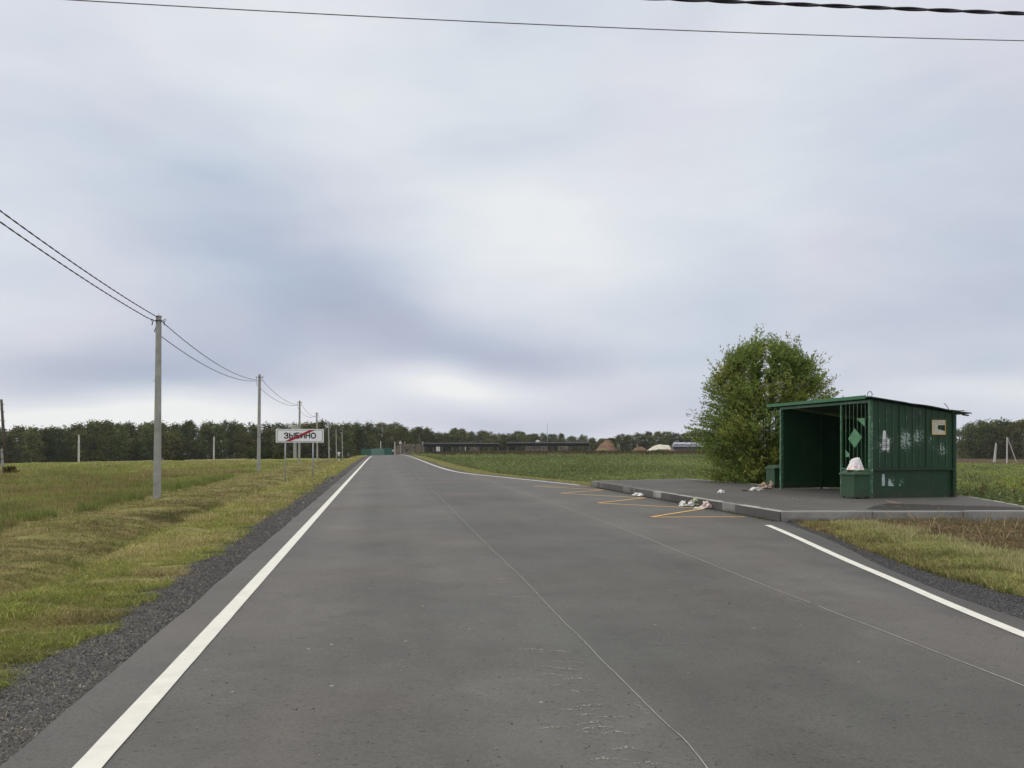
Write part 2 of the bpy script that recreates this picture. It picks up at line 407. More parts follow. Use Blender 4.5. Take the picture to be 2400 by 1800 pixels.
# ------------------------------------------------------------------ ground sheet
def geo(a, b, first, grow):
    v = [a]; s = first
    while v[-1] < b: v.append(v[-1] + s); s *= grow
    v[-1] = b; return v
ys = np.array([-40, -30, -22, -16, -11, -7, -4, -2] + geo(0, 900, .15, 1.0105))
lo = np.array(geo(.38, 900, .06, 1.036))[::-1]
ro = np.array(geo(.0, 900, .06, 1.042))
cols_ = []
for yv in ys:
    cols_.append(np.concatenate([xl(yv) - lo, [xl(yv) - .2], [xr(yv) - .3, xr(yv) - .05], xr(yv) + .01 + ro]))
Xg = np.array(cols_); Yg = np.repeat(ys[:, None], Xg.shape[1], 1); Zg = G(Xg, Yg)
nr, nc = Xg.shape
V = np.stack([Xg, Yg, Zg], -1).reshape(-1, 3)
idx = np.arange(nr * nc).reshape(nr, nc)
Fq = np.stack([idx[:-1, :-1], idx[:-1, 1:], idx[1:, 1:], idx[1:, :-1]], -1).reshape(-1, 4)
def dirtf(x, y):
    v_ = (fbm(x, y, .9, 3, 71) - .5) * 2.2
    return np.clip(sstep(6.2, 7.4, x + v_ * .6 + (y - 14) * .10), 0, 1)
def gcol(x, y):
    """soil and sward colour by what grows there"""
    x = np.asarray(x, float); y = np.asarray(y, float)
    t = xl(y) - x; r = x - xr(y)
    n1 = fbm(x, y, .35, 4, 1)[..., None]; n2 = fbm(x, y, 2.0, 3, 2)[..., None]; n3 = fbm(x, y * .5, .09, 3, 4)[..., None]
    C = lambda *c: np.array(c)
    mown = C(.25,.21,.095) * (1-n2) + C(.19,.20,.065) * n2
    hol = np.exp(-(((x+10.9)/1.0)**2 + ((y-29)/4.0)**2))[..., None] * sstep(.40, .52, fbm(x, y, 1.1, 3, 26))[..., None]; mown = mown*(1-hol) + C(.045,.035,.024)*hol
    field = C(.19,.22,.065) * (1-n3) + C(.23,.20,.09) * n3
    field = field * (.75 + .5 * n1)
    weeds = (C(.115,.17,.055) * (1-n1) + C(.18,.225,.075) * n1) * (.75 + .5 * n2)
    grav = C(.085,.082,.083) * (.8 + .4 * n2)
    brown = C(.085,.058,.036)
    e = (fbm(x, y, 1.6, 3, 6) - .5) * .55
    T = t[..., None]; Rr = r[..., None]; E = e[..., None]
    left = np.where(T < 1.05 + E, grav, np.where(T < 9 + E * 3, mown, field))
    farg = sstep(.8, 1, np.clip((y - 150) / 60, 0, 1))[..., None]
    right = np.where(Rr < .35 + E * .7, grav, np.where(Rr < 1.9 + E, mown, weeds))
    fb = (sstep(125, 160, y) * (x > -30))[..., None] * sstep(.35, .5, n1 * .6 + n3 * .4 + .1)
    right = right * (1 - fb) + brown * fb
    near = ((y < 17.3) & (r > 0))[..., None]
    nr_ = np.where(Rr < .28 + sstep(13, 6, y)[..., None] * .55 + E * .5, grav, mown * .9)
    dirt = dirtf(x, y)[..., None] * near
    nr_ = nr_ * (1 - dirt * .8) + C(.055,.042,.030) * dirt * .8
    right = np.where(near, nr_, right)
    return np.where(T > 0, left, right)
M_GROUND, n, b = mat('ground')
a = n.new('ShaderNodeAttribute', attribute_name='col'); oc = n.new('ShaderNodeTexCoord').outputs['Object']
v = n.m('MULTIPLY', n.rng(n.noise(oc, 22, 4, .7), .25, .75, .55, 1.4), n.rng(n.noise(n.mapv(oc, sc=(1, .45, 1)), 1.1, 5, .7), .3, .7, .75, 1.25))
n.put(b.inputs['Base Color'], n.vm('SCALE', a.outputs['Color'], v)); b.inputs['Roughness'].default_value = .95
b.inputs['Specular IOR Level'].default_value = .1
bp = n.new('ShaderNodeBump'); bp.inputs['Strength'].default_value = .8; bp.inputs['Distance'].default_value = .03
n.l.new(n.noise(oc, 30, 5, .7), bp.inputs['Height']); n.l.new(bp.outputs[0], b.inputs['Normal'])
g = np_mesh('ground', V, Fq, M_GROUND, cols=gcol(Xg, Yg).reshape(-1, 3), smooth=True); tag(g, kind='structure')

# ------------------------------------------------------------------ road and bay
ry = np.array([-40, -25, -12, -5] + geo(0, 17, .5, 1.02) + geo(17.07, 31.5, .7, 1.0)[0:] + geo(32, 420, .6, 1.025))
ry = np.unique(np.round(ry, 3))
rv = []
wob = lambda y_, s_: (fbm(np.array([y_]), np.array([s_]), 1.7, 3, 8)[0] - .5)
for yv in ry:
    a0 = float(xl(yv)) - .44 + wob(yv, 1) * .07; b0 = float(xr(yv)) + (.0 if 16.9 < yv < 31.6 else wob(yv, 50) * .10 + .03)
    for k in range(9):
        f_ = k / 8; xx = a0 * (1 - f_) + b0 * f_; rv.append((xx, yv, float(roadz(xx, yv))))
ri = np.arange(len(rv)).reshape(-1, 9)
rf = np.stack([ri[:-1, :-1], ri[:-1, 1:], ri[1:, 1:], ri[1:, :-1]], -1).reshape(-1, 4)
# thickness skirt on the left and right edges
rv = np.array(rv); ne = len(rv)
sk = np.concatenate([rv[ri[:, 0]] - [0.01, 0, .07], rv[ri[:, 8]] + [0.01, 0, -.07]]); m_ = len(ri)
L_ = ne + np.arange(m_); Rr_ = ne + m_ + np.arange(m_)
sf = np.concatenate([np.stack([L_[:-1], ri[:-1, 0], ri[1:, 0], L_[1:]], -1), np.stack([ri[:-1, 8], Rr_[:-1], Rr_[1:], ri[1:, 8]], -1)])
road = np_mesh('road', np.concatenate([rv, sk]), np.concatenate([rf, sf]), M_ASPH); tag(road, kind='structure')

def strip(name, pts, width, mat_, z=.005, label=None, kind='structure', wobble=0, zf=None, gap=None):
    """flat ribbon following world points (x,y)"""
    P = [Vector((p[0], p[1])) for p in pts]; out_ = MB(); vs = []
    dense = []
    for i in range(len(P) - 1):
        k_ = max(1, int((P[i+1] - P[i]).length / ((.05 if wobble else .25) if P[i].y < 25 else 2)))
        for j in range(k_): dense.append(P[i].lerp(P[i+1], j / k_))
    dense.append(P[-1])
    for i, p in enumerate(dense):
        t_ = (dense[min(i+1, len(dense)-1)] - dense[max(i-1, 0)]).normalized(); nn = Vector((-t_.y, t_.x))
        o_ = (mnoise.noise(Vector((p.y * 1.5, p.x, 3))) * wobble + mnoise.noise(Vector((p.y * 9, p.x, 7))) * wobble * .45) if wobble else 0
        ww = width / 2 * (1 + ((.5 if wobble else .06) * mnoise.noise(Vector((p.y * (14 if wobble else 5), 0, 1)))))
        for s_ in (-1, 1):
            qx = p + nn * (s_ * ww + o_); vs.append((qx.x, qx.y, float(roadz(qx.x, qx.y)) + z))
    fs = [(2*i, 2*i+1, 2*i+3, 2*i+2) for i in range(len(dense) - 1) if not (gap and gap(dense[i]))]
    out_.add(vs, fs); o = out_.build(name, mat_); tag(o, kind=kind); return o
strip('road_marking', [(float(xl(y_)), y_) for y_ in (-10, 0, 4, 10, 20, 40, 80, 120, 180, 230)], .145, M_WHITE)
def chaikin(p, n_=3):
    for _ in range(n_):
        o_ = [p[0]]
        for a_, b_ in zip(p[:-1], p[1:]):
            o_ += [(a_[0]*.75+b_[0]*.25, a_[1]*.75+b_[1]*.25), (a_[0]*.25+b_[0]*.75, a_[1]*.25+b_[1]*.75)]
        p = o_ + [p[-1]]
    return p
farl = [(xl(230)+5.5, 230), (xl(120)+5.5, 120), (xl(80)+5.5, 80), (xl(66)+5.5, 66), (xl(54)+5.6, 54)] + [atz(*p)[:2] for p in ((1071,1106.6),(1120,1113),(1184,1119),(1270,1128),(1358,1137.3))]
strip('road_marking', chaikin([(float(a_), float(b_)) for a_, b_ in farl], 2), .15, M_WHITE)
nl = [atz(*p)[:2] for p in ((1799,1231),(1850,1252),(1980,1312),(2100,1362),(2215,1413),(2400,1489))]
nl += [(4.25, 5.0), (4.3, 2.0), (4.6, -6)]
strip('road_marking', chaikin(nl, 2), .125, M_WHITE)
zz = [atz(*p)[:2] for p in ((1387,1140.5),(1253,1139.5),(1415,1148.7),(1315,1156.5),(1512,1167.4),(1402,1179.3),(1652,1192.4),(1527,1212.3),(1746,1211.7))]
for i in range(len(zz) - 1):
    strip('road_marking', [zz[i], zz[i+1]], .10, M_YELL, z=.005 if i % 2 else .009)
j1 = [atz(*p)[:2] for p in ((1668,1810),(1655,1793),(1600,1733.5),(1500,1635),(1415,1551),(1305,1440),(1219.5,1350),(1140,1275),(1066,1200),(1010,1145),(966,1100))]
j1 = [(j1[0][0] + .45, -1.0)] + [(a_, b_) for a_, b_ in j1 if b_ > 4.3]
strip('surface_joint', j1, .0065, M_JOINT, z=.004, wobble=.016)
SCU = ((770,320),(790,345),(880,440),(910,460),(860,525),(980,540),(960,585),(1060,830),(1190,845),(1260,900),(1140,930),(1260,945),(1170,975),(1290,1000),(1230,1030),(1330,1060),(1370,1140),(1300,1165),(1370,1190),(1490,1205),(1390,1245),(1230,1280),(1420,1270),(1520,1300),(1600,1390),(1480,1440),(1680,1475))
mb = MB()
def chips(fx, n_, sx, sy, s0, s1):
    for i in range(n_):
        f_ = random.uniform(-1, 1); x_, y_ = fx(f_); x_ += random.gauss(0, sx); y_ += random.gauss(0, sy)
        k_ = random.randint(3, 6); a0 = random.uniform(0, 6.28); ra = random.uniform(s0, s1)*(1-.5*abs(f_)); rb = ra*random.uniform(.35, .9); an = random.uniform(-.4, .4)
        pts = []
        for j in range(k_):
            t_ = a0 + 6.283*j/k_; u_, v_ = ra*math.cos(t_)*random.uniform(.6,1.1), rb*math.sin(t_)*random.uniform(.6,1.1)
            pts.append((x_+u_*math.cos(an)-v_*math.sin(an), y_+u_*math.sin(an)+v_*math.cos(an), .0022))
        mb.add(pts, [tuple(range(k_))])
for (cx_, cy_) in SCU:
    X0, Y0, _ = atz(800+cx_/2.368, 1172+cy_/2.368); L2 = random.uniform(.07,.15); an = random.uniform(-.25,.25); pk_ = random.uniform(-.02,.06)
    chips(lambda f_: (X0+f_*L2, Y0+an*f_*L2+pk_*(1-abs(f_))), random.randint(26, 60), .008, .009, .003, .013)
for (a_, b_) in (((1630,1120),(1700,1190)),):
    A_ = atz(800+a_[0]/2.368, 1172+a_[1]/2.368); B_ = atz(800+b_[0]/2.368, 1172+b_[1]/2.368)
    chips(lambda f_: (A_[0]+(B_[0]-A_[0])*(f_*.5+.5), A_[1]+(B_[1]-A_[1])*(f_*.5+.5)), 60, .010, .010, .003, .012)
o = mb.build('surface_scuff', simple('chalky_scuff', (.34,.325,.29), .85, .3, 20)); tag(o, kind='structure')
strip('road_marking', [atz(*p)[:2] for p in ((662,1294),(700,1252),(752,1200))], .022, M_JOINT, z=.004)
j2 = [atz(*p)[:2] for p in ((2420,1617),(2212,1535),(2000,1453),(1800,1375),(1600,1296),(1507,1258),(1390,1213),(1247,1163),(1180,1140),(1100,1112))]
strip('surface_joint', j2, .012, M_JOINT, z=.004, wobble=.01, gap=lambda p: mnoise.noise(Vector((p.x * 3, p.y * 3, 0))) > .56)

# ------------------------------------------------------------------ platform (pavement) and kerbs
pv = MB(); pv.prism(PLAT, -.15, .197); o = pv.build('pavement', M_PAVE); tag(o, kind='structure')
pt = [atz(*p, .2)[:2] for p in ((2045,1187),(2080,1180),(2150,1182),(2250,1185),(2330,1186),(2396,1190),(2399,1195),(2200,1195.5),(2080,1195),(2030,1193))]
o = MB().prism(pt, .15, .201).build('pavement_patch', M_PATCH); tag(o, kind='structure')
M_KERB, n, b = mat('kerb_concrete')
a = n.new('ShaderNodeAttribute', attribute_name='col'); oc = n.new('ShaderNodeTexCoord').outputs['Object']
st = n.rng(n.noise(oc, 1.6, 6, .7), .40, .66); zz_ = n.sep(oc)[2]
st = n.m('MULTIPLY', st, n.rng(zz_, .205, .16, .15, 1))
c = n.mix(n.m('MULTIPLY', st, .50), a.outputs['Color'], (.07, .068, .062))
c = n.mix(n.m('MULTIPLY', n.rng(zz_, .09, .01), n.rng(n.noise(oc, 9, 4, .6), .35, .6)), c, (.085, .075, .06))
c = n.mix(n.rng(n.noise(oc, 70, 3, .7), .3, .7, 0, .25), c, (.1, .1, .1))
n.put(b.inputs['Base Color'], c); b.inputs['Roughness'].default_value = .9
bp = n.new('ShaderNodeBump'); bp.inputs['Strength'].default_value = .4; bp.inputs['Distance'].default_value = .01
n.l.new(n.noise(oc, 40, 5, .7), bp.inputs['Height']); n.l.new(bp.outputs[0], b.inputs['Normal'])
def kerb(name, p, q_, n_, wd, top, tones, bot=-.15, inset=0.0):
    V_ = []; F_ = []; K_ = []; p = Vector(p); q_ = Vector(q_); d_ = (q_ - p); L = d_.length; d_.normalize()
    nn = Vector((-d_.y, d_.x)); c = .02
    for i in range(n_):
        a_ = p + d_ * (L * i / n_ + .006); b_ = p + d_ * (L * (i + 1) / n_ - .006)
        tn = tones[i % len(tones)]; j = random.uniform(-.006, .006); zt = top + random.uniform(-.005, .004); k0 = len(V_)
        sec = [(0, bot), (0, zt-c), (c*.35, zt-c*.35), (c, zt), (wd-c, zt), (wd, zt-c), (wd, bot)]; m_ = len(sec); nst = 7
        for s_ in range(nst):
            q3 = a_.lerp(b_, s_/(nst-1)); e_ = .012 if s_ in (0, nst-1) else 0
            for (w_, z_) in sec:
                r3 = .0035*mnoise.noise(Vector((q3.x*7, q3.y*7, z_*12)))
                xy = q3 + nn*(min(max(w_, e_*.7), wd-e_*.7) + j + r3 + inset); V_.append((xy.x, xy.y, z_-(e_ if z_ > bot+.05 else 0)*.7 + r3)); K_.append((tn, tn*.985, tn*.95))
        F_ += [(k0+s_*m_+h, k0+s_*m_+h+1, k0+(s_+1)*m_+h+1, k0+(s_+1)*m_+h) for s_ in range(nst-1) for h in range(m_-1)]
        for e0, o_ in ((k0, 0), (k0+(nst-1)*m_, 1)):
            F_ += [(e0, e0+1, e0+5, e0+6), (e0+1, e0+2, e0+4, e0+5), (e0+2, e0+3, e0+4, e0+4)][:2]
            F_ += [(e0+2, e0+3, e0+4, e0+2)][:0]
    o = np_mesh(name, np.array(V_), np.array(F_), M_KERB, cols=np.array(K_)); tag(o, kind='structure'); return o
kerb('kerb', PLAT[0], PLAT[1], 15, .15, .215, [.17,.15,.16,.14,.15,.19,.16,.33,.30,.36,.33,.40,.22,.42,.36], inset=-.0)
kerb('kerb', (5.60, 17.05), (11.37, 17.18), 3, .15, .212, [.30,.27,.29])
kerb('kerb', PLAT[2], PLAT[3], 3, .08, .215, [.30,.34]); kerb('kerb', PLAT[3], PLAT[4], 3, .08, .215, [.33,.30])
kerb('kerb', PLAT[4], PLAT[5], 4, .08, .214, [.26]); kerb('kerb', PLAT[5], PLAT[6], 4, .08, .214, [.26,.3]); kerb('kerb', PLAT[6], PLAT[7], 5, .08, .214, [.3,.26])
kerb('kerb', PLAT[7], PLAT[0], 4, .08, .21, [.22,.26])

# ------------------------------------------------------------------ bus shelter
SH = empty('bus_shelter', (8.52, 25.9, .2), math.atan2(-.98, .198), 'dark green sheet metal bus shelter with open front and peeling notices on its side wall', 'bus shelter')
LS, WS = 4.49, 2.5
ru = lambda y_: 2.60 - .135 * y_             # underside of roof
def post(x_, y_, w_, m_, top=None, bot=0):
    o = MB().box(x_-w_/2, x_+w_/2, y_-w_/2, y_+w_/2, bot, (top or ru(y_)) - .0).build('post', m_, SH); return o
post(0, 0, .085, M_GLITE, 2.555); post(LS, 0, .085, M_GLITE, 2.555); post(LS - 1.28, 0, .055, M_GLITE, 2.50)
post(0, WS, .07, M_GREEN, ru(WS)-.01); post(LS, WS, .09, M_GREEN, ru(WS)-.01); post(0.035, WS * .55, .05, M_GREEN, ru(WS*.55) - .02)
post(LS*.5, WS, .06, M_GREEN, ru(WS)-.01)
MB().box(-.0425, LS + .0425, -.045, .04, 2.505, 2.575).build('beam', M_GLITE, SH)
# side wall on the right, upper sheet, sill, lower sheet, ribs
sw = empty('side_wall', (0, 0, 0)); sw.parent = SH; sw.location = (LS, 0, 0)
def slab_y(x0, x1, y0, y1, z0, zt0, zt1):    # sheet running in y with sloping top
    return MB().add([(x0,y0,z0),(x1,y0,z0),(x1,y1,z0),(x0,y1,z0),(x0,y0,zt0),(x1,y0,zt0),(x1,y1,zt1),(x0,y1,zt1)],
                    [(0,3,2,1),(4,5,6,7),(0,1,5,4),(1,2,6,5),(2,3,7,6),(3,0,4,7)])
u = slab_y(-.012, .012, .045, WS-.045, .76, ru(.05) - .02, ru(WS) - .02).build('panel', M_SIDE, sw)
l_ = slab_y(-.05, -.03, .045, WS-.045, .0, .74, .72).build('panel', M_SIDELOW, sw)
MB().box(-.052, .045, .045, WS-.045, .725, .765).build('sill', M_GREEN, sw)
nb = 11
for i in range(1, nb + 1):
    yy = .045 + (WS - .09) * i / (nb + 1); big = i in (4, 8)
    mb = MB(); zb = .765 if big else .98
    if big: mb.box(.012, .034, yy-.017, yy+.017, .765, ru(yy) - .02)
    else: mb.tube([(.022, yy, .80), (.022, yy, ru(yy) - .02)], .009, 6)
    mb.build('bar', M_GLITE if not big else M_GREEN, sw)
# notices on the side wall
M_PAPER = simple('paper', (.74, .74, .75), .8, .08, 20)
M_INK = simple('ink', (.05, .05, .055), .8, .1, 20)
M_ORANGE = simple('orange_paper_edge', (.62, .36, .08), .7, .2, 20)
M_CREAM = simple('cream_paper', (.60, .56, .47), .8, .12, 14)
def notice(y0, y1, z0, z1, kind_, x_=.016):
    poly = []
    if kind_ == 'advert':
        poly = [(y0, z0 + .03)]; k_ = 7; wy = (y1 - y0) / k_
        for i in range(k_):
            dz = random.choice([0, .055, .01, .07, .03]); poly += [(y0 + wy * i + .004, z0 + dz), (y0 + wy * (i+1) - .008, z0 + dz), (y0 + wy * (i+1) - .004, z0 + .085)]
        poly += [(y1, z1 - .05), (y1 - .05, z1 - .03), (y1 - .07, z1 - .01), (y0 + .11, z1 + .15), (y0 + .05, z1 + .20), (y0 + .01, z1 + .17), (y0, z1)]
    mb = MB(); n_ = len(poly)
    mb.add([(x_, p[0], p[1]) for p in poly] + [(x_ + .002, p[0], p[1]) for p in poly],
           [tuple(range(n_)), tuple(range(2*n_-1, n_-1, -1))] + [(i, (i+1) % n_, n_+(i+1) % n_, n_+i) for i in range(n_)])
    o = mb.build('paper_notice', M_PAPER, sw); o['label'] = 'white torn advert with tear-off strips'
    t_ = MB()
    for zt, h_, fr in ((z1-.06,.012,.8),(z1-.10,.02,.6),(z1-.15,.01,.85),(z1-.18,.01,.8),(z1-.21,.01,.85),(z0+.165,.022,.9),(z0+.125,.012,.7)):
        yy = y0 + .015
        while yy < y0 + (y1 - y0) * fr:
            l__ = random.uniform(.012, .035); t_.box(x_+.0025, x_+.0040, yy, min(yy + l__ + .009, y1 - .01), zt, zt + h_); yy += l__ + .008
        t_.build('printed_line', M_INK, o); t_ = MB()
    return o
notice(.345, .545, 1.19, 1.58, 'advert')
f1 = MB(); y0, y1, z0, z1 = 1.80, 2.22, 1.66, 2.06
for (a0, a1, b0, b1) in ((y0, y1, z0-.0, z0+.02), (y0, y1, z1-.012, z1), (y0, y0+.012, z0+.02, z1-.012), (y1-.022, y1, z0+.02, z1-.012)): f1.box(.036, .044, a0, a1, b0, b1)
pf = f1.build('notice_frame', M_ORANGE, sw)
pp = MB().box(.037, .041, y0+.012, y0+.18, z0+.02, z1-.012)
pp.add([(.037,y0+.185,z0+.02),(.037,y1-.022,z0+.02),(.037,y1-.022,z0+.10),(.037,y0+.185,z0+.15),(.041,y0+.185,z0+.02),(.041,y1-.022,z0+.02),(.041,y1-.022,z0+.10),(.041,y0+.185,z0+.15)],
       [(0,3,2,1),(4,5,6,7),(0,1,5,4),(1,2,6,5),(2,3,7,6),(3,0,4,7)])
pp.box(.037, .041, y0+.185, y1-.022, z1-.14, z1-.012)
o = pp.build('paper_notice', M_CREAM, pf); o['label'] = 'cream notice with its middle torn away'
t_ = MB()
for zt in np.arange(z0+.06, z1-.09, .022):
    t_.box(.0415, .0422, y0+.03, y0+.03+random.uniform(.08,.13), zt, zt+.003)
t_.box(.0415, .0425, y0+.05, y0+.075, z1-.07, z1-.035); t_.box(.0415, .0425, y0+.085, y0+.14, z1-.055, z1-.045)
for zt in (z1-.05, z1-.08, z1-.10): t_.box(.0415, .0422, y0+.21, y0+.33, zt, zt+.004)
t_.build('printing', simple('grey_ink', (.22,.22,.2), .8, .1), pf)
# scraps low on the wall
def scrap(pts, x_):
    mb = MB(); n_ = len(pts); mb.add([(x_, a_, b_) for a_, b_ in pts] + [(x_+.002, a_, b_) for a_, b_ in pts],
        [tuple(range(n_)), tuple(range(2*n_-1, n_-1, -1))] + [(i, (i+1) % n_, n_+(i+1) % n_, n_+i) for i in range(n_)])
    o = mb.build('paper_scrap', simple('scrap_paper', (.42,.50,.50), .8, .3, 25), sw); return o
scrap([(.36,.32),(.44,.31),(.445,.45),(.43,.62),(.37,.63),(.35,.52)], -.0285)
scrap([(.55,.31),(.72,.30),(.66,.36),(.62,.42),(.60,.48),(.56,.49),(.54,.40)], -.0285)
scrap([(.87,.30),(.90,.31),(.90,.36),(.88,.36)], -.0285)
# back wall and left wall
MB().box(.03, LS-.05, WS-.012, WS+.012, .03, ru(WS)-.03).build('back_wall', M_GREEN, SH)
lw = MB().add([(-.012,.04,.03),(.012,.04,.03),(.012,WS-.04,.03),(-.012,WS-.04,.03),(-.012,.04,ru(0)-.04),(.012,.04,ru(0)-.04),(.012,WS-.04,ru(WS)-.04),(-.012,WS-.04,ru(WS)-.04)],
              [(0,3,2,1),(4,5,6,7),(0,1,5,4),(1,2,6,5),(2,3,7,6),(3,0,4,7)]).build('left_wall', M_LEFTW, SH)
MB().box(.45, LS-.45, WS-.42, WS-.06, .42, .46).build('bench_seat', M_GREEN, SH)
for bx_ in (.6, LS*.5, LS-.6): MB().box(bx_-.025, bx_+.025, WS-.38, WS-.33, 0, .42).build('bench_leg', M_GREEN, SH)
# front grille
gr = empty('front_grille', (0, 0, 0)); gr.parent = SH; gr.location = (LS-1.28, 0, 0)
MB().box(.03, 1.235, -.02, .02, .72, .76).build('rail', M_GLITE, gr)
MB().box(.03, 1.235, -.012, .012, .05, .718).build('panel', M_GREEN, gr)
for i in range(6):
    xx = .03 + 1.205 * (i + 1) / 7
    MB().tube([(xx, 0, .76), (xx, 0, 2.5)], .0095, 6).build('bar', M_GLITE, gr)
def plate(pts, y_=-.016):
    mb = MB(); n_ = len(pts); mb.add([(a_, y_, b_) for a_, b_ in pts] + [(a_, y_-.003, b_) for a_, b_ in pts],
        [tuple(range(n_)), tuple(range(2*n_-1, n_-1, -1))] + [(i, (i+1) % n_, n_+(i+1) % n_, n_+i) for i in range(n_)])
    return mb.build('plate', M_GPLATE, gr)
plate([(.33,1.56),(.62,1.31),(.95,1.60),(.62,1.84)]); plate([(.70,2.10),(1.06,2.10),(1.06,1.87)]); plate([(.20,1.26),(.20,1.06),(.38,1.06),(.37,1.15)])
# roof
rf_ = empty('roof', (0, 0, 0)); rf_.parent = SH
x0, x1, ya, yb = -.62, LS + .17, -.14, WS + .42
mb = MB(); nseg = 24
def rz_(xx, yy): return ru(yy) + .02 + (.012 * math.sin(xx * 3 + yy * 4) if yy > 1 else 0)
gx = np.linspace(x0, x1, 12); gy = np.linspace(ya, yb, nseg)
vs = [(a_, b_, rz_(a_, b_)) for b_ in gy for a_ in gx] + [(a_, b_, rz_(a_, b_) + .022) for b_ in gy for a_ in gx]
nx_, ny_ = 12, nseg; fs = []
for j in range(ny_-1):
    for i in range(nx_-1):
        k_ = j*nx_+i; fs.append((k_, k_+nx_, k_+nx_+1, k_+1)); k2 = k_+nx_*ny_; fs.append((k2, k2+1, k2+nx_+1, k2+nx_))
o_ = nx_*ny_
for j in range(ny_-1):
    for i in (0, nx_-1): k_ = j*nx_+i; fs.append((k_, k_+nx_, k_+nx_+o_, k_+o_))
for i in range(nx_-1):
    for j in (0, ny_-1): k_ = j*nx_+i; fs.append((k_, k_+1, k_+1+o_, k_+o_))
mb.add(vs, fs).build('roof_sheet', M_ROOF, rf_)
MB().box(x0, x1-.15, ya-.03, ya-.002, ru(ya)-.015, ru(ya)+.075).build('roof_edge', M_GTRIM, rf_)
# lifted second sheet at the back corner
mb = MB(); a_ = [(LS-.5+.55*i/6, WS-.1+.5*j/5, ru(WS-.1+.5*j/5)+.055+.05*(j/5)**2*(1+.3*math.sin(i*2))) for j in range(6) for i in range(7)]
mb.add(a_ + [(p[0], p[1], p[2]+.006) for p in a_], [(j*7+i, j*7+i+1, j*7+i+8, j*7+i+7) for j in range(5) for i in range(6)] + [(42+j*7+i, 42+j*7+i+1, 42+j*7+i+8, 42+j*7+i+7) for j in range(5) for i in range(6)])
mb.build('lifted_sheet', M_ROOF, rf_)
MB().tube([(LS+.02, WS+.25, ru(WS)-.06), (LS+.02, WS+.44, ru(WS)-.075)], .022, 6).build('roof_batten', M_IRON, rf_)
t_ = [Vector((LS, -.02, ru(0)+.04)) + Vector((.0, .05*math.sin(a_), .055 - .055*math.cos(a_))) * 1.4 for a_ in np.linspace(0, 2*math.pi*.93, 14)]
MB().tube(t_, .009, 6).build('wire_loop', M_IRON, rf_)
MB().tube([(LS, WS-.12, ru(WS)+.03), (LS, WS-.16, ru(WS)+.10), (LS, WS-.24, ru(WS)+.20), (LS, WS-.30, ru(WS)+.24)], .009, 6).build('bent_wire', M_IRON, rf_)

# ------------------------------------------------------------------ bins
def bin_(label, loc, rz):
    t = empty('litter_bin', loc, rz, label, 'litter bin', 'green metal litter bins at the shelter')
    s = .27; mb = MB()
    mb.box(-s*.94,s*.94,-s*.94,s*.94,.04,.64).build('body', M_GBIN, t, bevel=.006)
    mb = MB(); a_, b_ = s*1.08, s*.62
    vs = [(-a_,-a_,.60),(a_,-a_,.60),(a_,a_,.60),(-a_,a_,.60),(-a_,-a_,.645),(a_,-a_,.645),(a_,a_,.645),(-a_,a_,.645),(-b_,-b_,.74),(b_,-b_,.74),(b_,b_,.74),(-b_,b_,.74)]
    fs = [(0,3,2,1),(8,9,10,11)] + [(i,(i+1)%4,4+(i+1)%4,4+i) for i in range(4)] + [(4+i,4+(i+1)%4,8+(i+1)%4,8+i) for i in range(4)]
    mb.add(vs, fs).build('lid', M_GBIN, t, bevel=.006)
    for sx in (-1, 1):
        for sy in (-1, 1): MB().box(sx*.2-.02, sx*.2+.02, sy*.2-.02, sy*.2+.02, 0, .05).build('foot', M_IRON, t)
    return t
SRZ = math.atan2(-.98, .198)
bin_('green litter bin in front of the barred panel with a white bag on its lid', (8.98, 21.42, .2), SRZ + R(6))
bin_('green litter bin at the far left corner of the shelter beside the bush', (8.66, 26.75, .2), SRZ + R(2))

def crumple(name, loc, size, mat_, label, cat, seed, group=None, sub=3, rough=.5, flat_bottom=True, rz=0):
    bm = bmesh.new(); bmesh.ops.create_icosphere(bm, subdivisions=sub, radius=1)
    for v_ in bm.verts:
        p = v_.co.copy(); nn = mnoise.noise(p * 1.6 + Vector((seed, 0, 0))) * rough + abs(mnoise.noise(p * 4.1 + Vector((0, seed, 0)))) * rough * .7
        v_.co = p * (.8 + nn)
        if flat_bottom: v_.co.z = max(v_.co.z, -.55 + .1 * mnoise.noise(p * 3))
        v_.co = Vector((v_.co.x * size[0], v_.co.y * size[1], (v_.co.z + .55) * size[2]))
    me = bpy.data.meshes.new(name); bm.to_mesh(me); bm.free()
    o = link_mesh(name, me, mat_); o.location = loc; o.rotation_euler = (0, 0, rz); tag(o, label, cat, group); return o
# the bag on the bin: knotted carrier bag, flattish base and folded neck
bm = bmesh.new(); bmesh.ops.create_icosphere(bm, subdivisions=5, radius=1)
for v_ in bm.verts:
    p = v_.co.copy(); z_ = p.z
    rx_ = max(math.hypot(p.x, p.y), .02); tz_ = min(1, max(0, (z_ + .5) / 1.5)); w_ = (1.12 - .58 * tz_) / rx_ * min(1, rx_ / .40)
    fold = .10 * mnoise.noise(Vector((p.x*2.2, p.y*2.2, z_*1.2))) + .07 * abs(mnoise.noise(Vector((p.x*6, p.y*6, z_*2.5)))) 
    v_.co = Vector((p.x * w_ * (1 + fold*1.6), p.y * w_ * (1 + fold*1.6), max(z_, -.5) + fold * .6 + (.12 * math.sin(p.x*5) if z_ > .6 else 0)))
    v_.co = Vector((v_.co.x * .20, v_.co.y * .17, (v_.co.z + .5) * .205))
me = bpy.data.meshes.new('carrier_bag'); bm.to_mesh(me); bm.free()
M_BAG, n, b = mat('bag_plastic'); oc = n.new('ShaderNodeTexCoord').outputs['Object']
pk = n.m('MULTIPLY', n.rng(n.noise(oc, 11, 2, .5), .54, .58), n.rng(n.sep(oc)[2], .17, .10))
